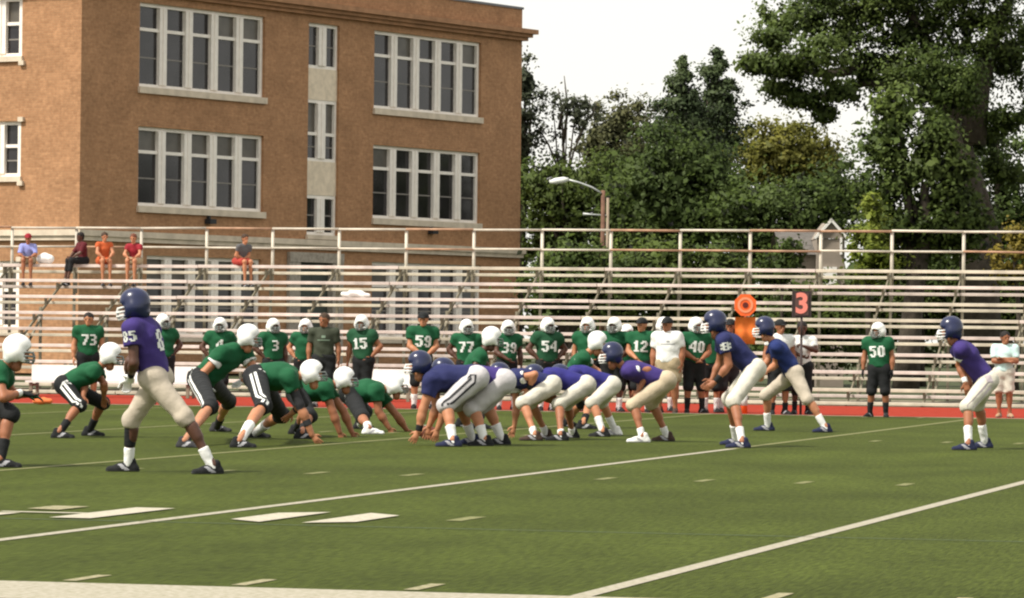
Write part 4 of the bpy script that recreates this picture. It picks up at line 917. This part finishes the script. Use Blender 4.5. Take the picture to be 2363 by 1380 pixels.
person(pose(0, PXY((1352, 990), (1316, 985)), PXY(0, 0), PXY((1364, 930), (1342, 930)), (1318, 868), (1350, 818), (1380, 789), PXY((1372, 852), (1316, 850)), PXY((1390, 866), (1346, 856)), s=.92, hp=0),
       'green linebacker leaning over the blue line beside number 54', s=.92, skin='light', socks=('black', .4), shoe='black', sleeve_band='white', **BLK)
# ---- far sideline
SB = dict(jersey='green', pants='black', group=GS, h=.023, bulk=1.1)
_n = [0]
def side(px, yh, Y, label, arms='down', phi=None, helm=True, armsR=None, hphi=None, feet=.13, **k):
    i = _n[0]; _n[0] += 1
    if phi is None: phi = -90+(14, -18, 6, 22, -12, 0, -22, 12, -6, 18)[i % 10]
    if hphi is None: hphi = phi+(-20, 25, -10, 15, 0, -30, 10)[i % 7]
    if arms == 'down' and armsR is None: arms, armsR = (('down', 'down'), ('hips', 'down'), ('front', 'front'), ('down', 'hips'), ('down', 'front'))[i % 5]
    J, s = stand(px, yh, Y, phi, arms, feet=feet+(.0, .03, -.02, .015)[i % 4], armsR=armsR, hphi=hphi, helm=helm, hip_shift=(.0, .035, -.03, .015, -.02)[i % 5])
    o = dict(SB); o.update(dict(helmet='white', mask='grey') if helm else {}); o.update(k)
    return person(J, label, s=s, **o)
side(204, 721, 69.2, 'dark haired bareheaded player in jersey 73 behind the crouched striped pants player', helm=False, hair='black', num=('73', 'chest'), skin='light', socks=('black', .4))
side(376, 722, 69.6, 'helmeted green player half hidden behind the nearest purple player', skin='dark', socks=('black', .4), phi=-75)
side(508, 730, 69.4, 'helmeted player with single digit 4, hands on hips, behind the defender with white glove', num=('4', 'chest'), skin='dark', arms='hips')
side(630, 732, 69.2, 'helmeted player with single digit 3 looking toward the line', num=('3', 'chest'), skin='dark', hphi=-60)
side(706, 733, 70.2, 'green player hidden behind the coach in olive shirt', skin='light', phi=-100, arms='hips')
coach_o = side(748, 722, 69.0, 'bareheaded coach in dark olive shirt and black shorts', helm=False, hair='brown', jersey='olive', pants='black', pads=False, shorts=True, plen=.95, skin='tan', socks=('white', .25), bulk=1.1, group=GC, sleeve=.7)
side(836, 724, 69.2, 'helmeted player in darker green jersey 15 right of the coach in olive', num=('15', 'chest'), skin='tan', jersey='greend', feet=.11)
side(976, 721, 69.2, 'player in dark cap and jersey 59 above the ball snapper helmet', helm=False, hat='black', num=('59', 'chest'), skin='light')
side(1078, 734, 69.3, 'dark skinned helmeted player in jersey 77 left of the upright linebacker', num=('77', 'chest'), skin='dark')
side(1172, 736, 69.5, 'helmeted player in jersey 39 directly behind the upright linebacker', num=('39', 'chest'), skin='dark')
side(1264, 730, 69.2, 'helmeted player in darker green jersey 54 with hands on hips', num=('54', 'chest'), skin='dark', jersey='greend', arms='hips')
side(1357, 729, 69.4, 'helmeted player behind the leaning linebacker', skin='light')
side(1417, 729, 69.3, 'helmeted player in green behind the crouched player with purple shoulders', skin='dark')
side(1446, 746, 70.4, 'short helmeted player in the second row, only helmet showing', skin='light')
side(1482, 734, 69.2, 'player in dark cap and jersey 12 at the shoulder of the white shirted coach', helm=False, hat='black', num=('12', 'chest'), skin='light')
side(1532, 729, 70.6, 'helmeted player hidden behind the white shirted coach', skin='light')
coach_w = side(1541, 733, 68.8, 'coach in white shirt and black cap with khaki shorts', helm=False, hat='black', jersey='white', pants='khaki', pads=False, shorts=True, plen=.8, belt='black', skin='tan', socks=None, shoe='brownd', bulk=1.38, group=GC, sleeve=.72, armsR='down', feet=.16)
side(1606, 729, 69.2, 'helmeted player in jersey 40 between the white shirted coach and the quarterback', num=('40', 'chest'), skin='tan', socks=('black', .5), feet=.12)
side(1642, 736, 70.0, 'helmeted green player mostly hidden behind the quarterback', skin='light', socks=('white', .5))
side(1684, 737, 70.2, 'capped man in dark shirt behind the quarterback', helm=False, hat='black', jersey='wine', pants='charcoal', pads=False, skin='tan', group=GC)
side(1800, 738, 69.0, 'capped man in white shirt behind the striding running back', helm=False, hat='black', jersey='white', pants='black', pads=False, shorts=True, skin='tan', socks=('black', .35), group=GC)
def chest_print(root, z0, rows, m):
    sh = [c for c in root.children if c.name.startswith('shirt')][0]; me = sh.data
    bv = BVHTree.FromPolygons([v.co[:] for v in me.vertices], [tuple(p.vertices) for p in me.polygons])
    for (dx, dz, w_, h_) in rows:
        pts = [-FW0*.12+RT*(dx+w_*(u-.5))+UPZ*(z0+dz) for u in np.linspace(0, 1, 5)]
        strip(bv, pts, [-FW0]*5, h_, 'chest_print', m, sh)
chest_print(coach_w, 1.18, [(0, 0, .24, .016), (0, .045, .05, .03)], mat('print_grey', (.30, .30, .31), .7))
chest_print(coach_o, 1.22, [(0, -.04, .22, .022), (.0, .02, .07, .045)], mat('print_pale_green', (.16, .22, .16), .7))
mk, mks = stand(1851, 741, 69.4, -90, 'pole', helm=False)
person(mk, 'man in pale grey shirt and black pants holding the down marker', s=mks, skin='dark', hair='black', jersey='white', pants='black', plen=1.3, pads=False, socks=('black', .4), group=GC, h=.02, hands='fist', sleeve=.7)
side(2027, 741, 68.0, 'helmeted player in jersey 50 standing alone with black gloves by the red track', num=('50', 'chest'), skin='tan', glove='black', socks=('black', .5), plen=1.05, armsR='down')
side(2320, 764, 69.6, 'person in pale teal shirt and white shorts with arms crossed', helm=False, hair='black', jersey='teal', pants='offwhite', pads=False, shorts=True, plen=.95, skin='tan', socks=None, shoe='sandal', arms='cross', group=GC, sleeve=.8, phi=-95)
# ---- spectators on the top bench row
def seated(px, yh, label, phi=-90, s=None, lean=.06, arms='knees', slump=0, leg=0, **k):
    n = 7; ys, zs = SEAT(n); c = onY(px, 612, ys); face = dirphi(phi); lat = np.array([-face[1], face[0], 0])
    b = np.array([c[0], ys, 0.]); top = onY(px, yh, ys)[2]; s = s or min(.95, max(.74, (top-zs)/.90))
    J = {'base': np.array([c[0], ys, zs]), 'face': face, 'lat': lat, 'lats': lat, 'chest': face, 'hface': face, 'hp': -5}
    J['P'] = np.array([c[0], ys, zs+.10*s]); J['N'] = J['P']+UPZ*.53*s*(1-slump)+face*(lean+slump*.5)*s; J['H'] = J['N']+UPZ*.17*s+face*.05*s
    for q in 'LR':
        sg = 1 if q == 'L' else -1; K = J['P']+face*.42*s+lat*sg*.11*s+UPZ*.0; J['K'+q] = K
        A = np.array([K[0]+face[0]*(.02+leg)*s, K[1]+face[1]*(.0+leg)*s, zs-.48+.085*s]); J['A'+q] = A; J['T'+q] = face
        S = J['N']+lat*sg*.18*s-UPZ*.06*s; J['S'+q] = S
        if arms == 'knees': E = S-UPZ*.24*s+face*.14*s+lat*sg*.06*s; Wp = K-face*.04*s+UPZ*.10*s
        else: E = S-UPZ*.26*s-face*.08*s+lat*sg*.05*s; Wp = J['P']+face*.22*s+lat*sg*.04*s+UPZ*.10*s
        J['E'+q], J['W'+q] = E, Wp
    return person(J, label, s=s, pads=False, h=.022, group=GB, socks=None, **k)
seated(66, 564, 'seated spectator in lavender shirt at the far left of the top bench', skin='tan', hat='crimson', jersey='lavender', pants='khaki', shorts=True, plen=.95, sleeve=.9, lean=.1, slump=.12)
seated(192, 560, 'seated spectator in dark clothes with legs stretched to one side', phi=-150, skin='dark', hair='black', jersey='wine', pants='black', sleeve=.95, leg=.12, plen=1.5)
seated(238, 548, 'seated spectator in orange top next to the dark clothed spectator', skin='light', hair='brown', jersey='orange', pants='orange', shorts=True, plen=.6, sleeve=.35, phi=-72, lean=.12)
seated(313, 550, 'seated spectator in crimson shirt beside the one in orange', skin='light', hair='red', jersey='crimson', pants='khaki', shorts=True, plen=.95, slump=.08, lean=.14, phi=-104)
seated(552, 549, 'seated spectator in grey shirt and red shorts, alone on the top bench', phi=-50, skin='light', hair='brown', jersey='grey', pants='red', shorts=True, plen=.9, lean=.2, sleeve=.55, slump=.06, arms='lap')
f = Field(.015, .06); f.cone((-.10, 0, .10), (.10, 0, .10), .10, .10); f.ball((0, 0, .15), .085); bgp = onY(104, 612, SEAT(7)[0]); V_, F_ = f.mesh(.006, 22)
V_[:, 2] -= V_[:, 2].min()
bag = link('bag', mesh('bag', V_, F_, True), FAB('white'), None, (bgp[0], SEAT(7)[0], SEAT(7)[1]+.004)); thing(bag, 'white rounded bag on the top bench beside the lavender shirt', 'bag')

# ------------------------------------------------------------------ SMALL THINGS
def on_row(px, n, name, label, cat, m, parts_, h_=.02):
    c = onY(px, 650, SEAT(n)[0]); f = Field(h_, .05)
    for a_, b_, r_ in parts_: f.cone(a_, b_, r_, r_)
    V_, F_ = f.mesh(.008, 21); V_[:, 2] -= V_[:, 2].min(); o = link(name, mesh(name, V_, F_, True), m, None, (c[0], SEAT(n)[0], SEAT(n)[1]+.004)); return thing(o, label, cat)
on_row(815, 5, 'jacket', 'crumpled white jacket lying on a bench row above the player in 15', 'jacket', FAB('white'), [((-.22, 0, .05), (.20, .02, .05), .055), ((-.05, -.03, .08), (.16, .0, .09), .05), ((.2, .0, .05), (.34, .03, .04), .04)])
# football
bp_ = ground(987, 1014); bm = bmesh.new(); bmesh.ops.create_uvsphere(bm, u_segments=20, v_segments=14, radius=1)
for q in bm.verts:
    x, y, z = q.co; r = (1-abs(x)**1.7)**.62 if abs(x) < 1 else 0; n = math.hypot(y, z); q.co = (x*.14, (y/n*r if n else 0)*.085, (z/n*r if n else 0)*.085)
me = bpy.data.meshes.new('football'); bm.to_mesh(me); bm.free(); me.polygons.foreach_set('use_smooth', np.ones(len(me.polygons), dtype=bool))
ball = link('football', me, mat('ball_leather', (.13, .035, .02), .5, bump=.3, bscale=120), None, (bp_[0], bp_[1], .087)); ball.rotation_euler = (0, 0, YAW); thing(ball, 'brown football on the turf under the ball snapper\'s hands', 'football')
w = MB()
for i in range(6): w.box(-.045+i*.015, -.040+i*.015, -.02, .02, .080, .0895)
w.box(-.05, .045, -.003, .003, .0895, .091); w.build('lacing', NUMM, ball)
# down marker (3) and the line-to-gain marker
ORANGE = mat('marker_orange', (.92, .14, .03), .5); ORL = mat('marker_orange_light', (.85, .30, .16), .5); PINKD = mat('marker_digit_pink', (.85, .25, .20), .5); FRM = mat('marker_frame', (.045, .03, .03), .6)
RZ = math.atan2(RT[1], RT[0])
def textmesh(name, body, size, m, parent, loc):
    cu = bpy.data.curves.new(name, 'FONT'); cu.body = body; cu.size = size; cu.extrude = .004; cu.offset = .016; cu.align_x = 'CENTER'; cu.align_y = 'CENTER'
    to = bpy.data.objects.new(name+'_src', cu); C.objects.link(to); me = bpy.data.meshes.new_from_object(to.evaluated_get(bpy.context.evaluated_depsgraph_get())); bpy.data.objects.remove(to)
    o = link(name, me, m, parent); o.location = loc; o.rotation_euler = (math.pi/2, 0, 0); return o
p = onY(1849, 800, 69.0); dm = thing(empty('down_marker', (p[0], p[1], 0), RZ), 'dark framed down marker showing an orange pink number 3', 'down marker')
k = depth(p)/F_PX
MB().tube([(0, 0, .0), (0, 0, 1.30)], .022, 8).build('pole', FRM, dm, None, True)
zc = onY(1847, 702, 69.0)[2]
w = MB(); w.box(-.165, .165, -.03, .03, zc-.225, zc+.225); w.build('frame', FRM, dm)
w = MB(); w.box(-.115, .115, -.042, -.031, zc-.19, zc+.19); w.build('number_panel', mat('marker_panel_dark', (.10, .055, .05), .6), dm)
textmesh('number_three', '3', .47, PINKD, dm, (0, -.046, zc))
w = MB(); w.tube([(0, 0, 1.302), (0, 0, zc-.226)], .02, 8); w.build('upper_pole', FRM, dm, None, True)
p = onY(1719, 800, 69.1); cm = thing(empty('line_marker', (p[0], p[1], 0), RZ), 'orange octagon target with orange banner on a pole behind the quarterback', 'yard marker')
MB().tube([(0, .03, .0), (0, .03, 1.95)], .02, 8).build('pole', ORL, cm, None, True)
zc = onY(1719, 704, 69.1)[2]
def disc(name, r0, r1, y0, y1, n, m, z, parent):
    mb = MB(); vs = []
    for (r, y) in ((r0, y0), (r1, y0), (r1, y1), (r0, y1)): vs += [(r*math.cos(2*math.pi*(i+.5)/n), y, z+r*math.sin(2*math.pi*(i+.5)/n)) for i in range(n)]
    fs = []
    for a, b in ((0, 1), (1, 2), (2, 3), (3, 0)):
        for i in range(n): fs.append([a*n+i, a*n+(i+1) % n, b*n+(i+1) % n, b*n+i])
    mb.add(vs, fs); return mb.build(name, m, parent)
disc('target_disc', .001, .20, -.012, .012, 8, ORANGE, zc, cm); disc('target_ring', .095, .135, -.020, -.013, 20, ORL, zc, cm); disc('target_centre', .001, .05, -.020, -.013, 14, mat('marker_dark_red', (.12, .02, .015), .6), zc, cm)
zt_, zb_ = zc-.205, onY(1719, 794, 69.1)[2]
BAN = mat('banner_orange', (.95, .22, .045), .6, noise=.08)
w = MB(); nb = 10
vs = [((-.175+.35*i/nb), .012*math.sin(i*1.2)-.01+(.02 if j else 0), zt_-(zt_-zb_)*jj) for jj in (0, .5, 1) for j in (0,) for i in range(nb+1)]
fs = [[r*(nb+1)+i, r*(nb+1)+i+1, (r+1)*(nb+1)+i+1, (r+1)*(nb+1)+i] for r in range(2) for i in range(nb)]
v2 = [(x, y+.012, z) for x, y, z in vs]; m2 = len(vs); edge = [[i, i+1, m2+i+1, m2+i] for i in range(nb)]+[[2*(nb+1)+i, 2*(nb+1)+i+1, m2+2*(nb+1)+i+1, m2+2*(nb+1)+i] for i in range(nb)]
w.add(vs+v2, fs+[[m2+q for q in f_] for f_ in fs]+edge); w.build('banner', BAN, cm, None, True)
w = MB(); w.tube([(0, -.004, .0), (0, -.004, .46)], [.055, .045], 8); w.build('pole_sleeve', ORANGE, cm, None, True)
w = MB(); w.tube([(0, -.004, .14), (0, -.004, .34)], [.0565, .052], 8); w.build('sleeve_stripe', NUMM, cm, None, True)
# white team benches in front of the stands
BENCH = mat('bench_white', (.72, .71, .68), .5, noise=.06)
def bench(x0, x1, label):
    a, b = onY(x0, 870, 76.2), onY(x1, 870, 76.2); t = thing(empty('team_bench', ((a[0]+b[0])/2, 76.2, 0)), label, 'bench', 'white team benches by the track'); L = b[0]-a[0]
    nseg = max(1, round(L/2.4))
    for i in range(nseg):
        u0, u1 = -L/2+L*i/nseg+.004, -L/2+L*(i+1)/nseg-.004
        MB().box(u0, u1, .16, .20, .31, .62).build('backrest', BENCH, t); MB().box(u0, u1, -.20, .14, .27, .306).build('seat', BENCH, t)
    for i in range(nseg+1):
        x = min(max(-L/2+L*i/nseg, -L/2+.1), L/2-.1); w = MB(); w.box(x-.03, x+.03, -.16, -.11, 0, .268); w.box(x-.03, x+.03, .204, .244, 0, .58); w.box(x-.028, x+.028, -.108, .202, .2, .25); w.build('leg', STEEL, t)
bench(66, 450, 'long white team bench at the left behind the green sideline'); bench(828, 958, 'short white team bench behind the green lineman at the ball')
# orange pad lying by the track
p = ground(98, 934); f = Field(.02, .04); f.cone((-.13, 0, .045), (.13, 0, .045), .05, .05); f.cone((-.02, .02, .05), (.02, .02, .075), .05, .03); V_, F_ = f.mesh(.004, 20); V_[:, 2] -= V_[:, 2].min()
pad = link('marker_pad', mesh('marker_pad', V_, F_, True), mat('pad_orange', (.75, .17, .05), .7), None, (p[0], p[1], .004)); pad.rotation_euler = (0, 0, YAW); thing(pad, 'low orange marker pad lying at the track edge on the left', 'marker')
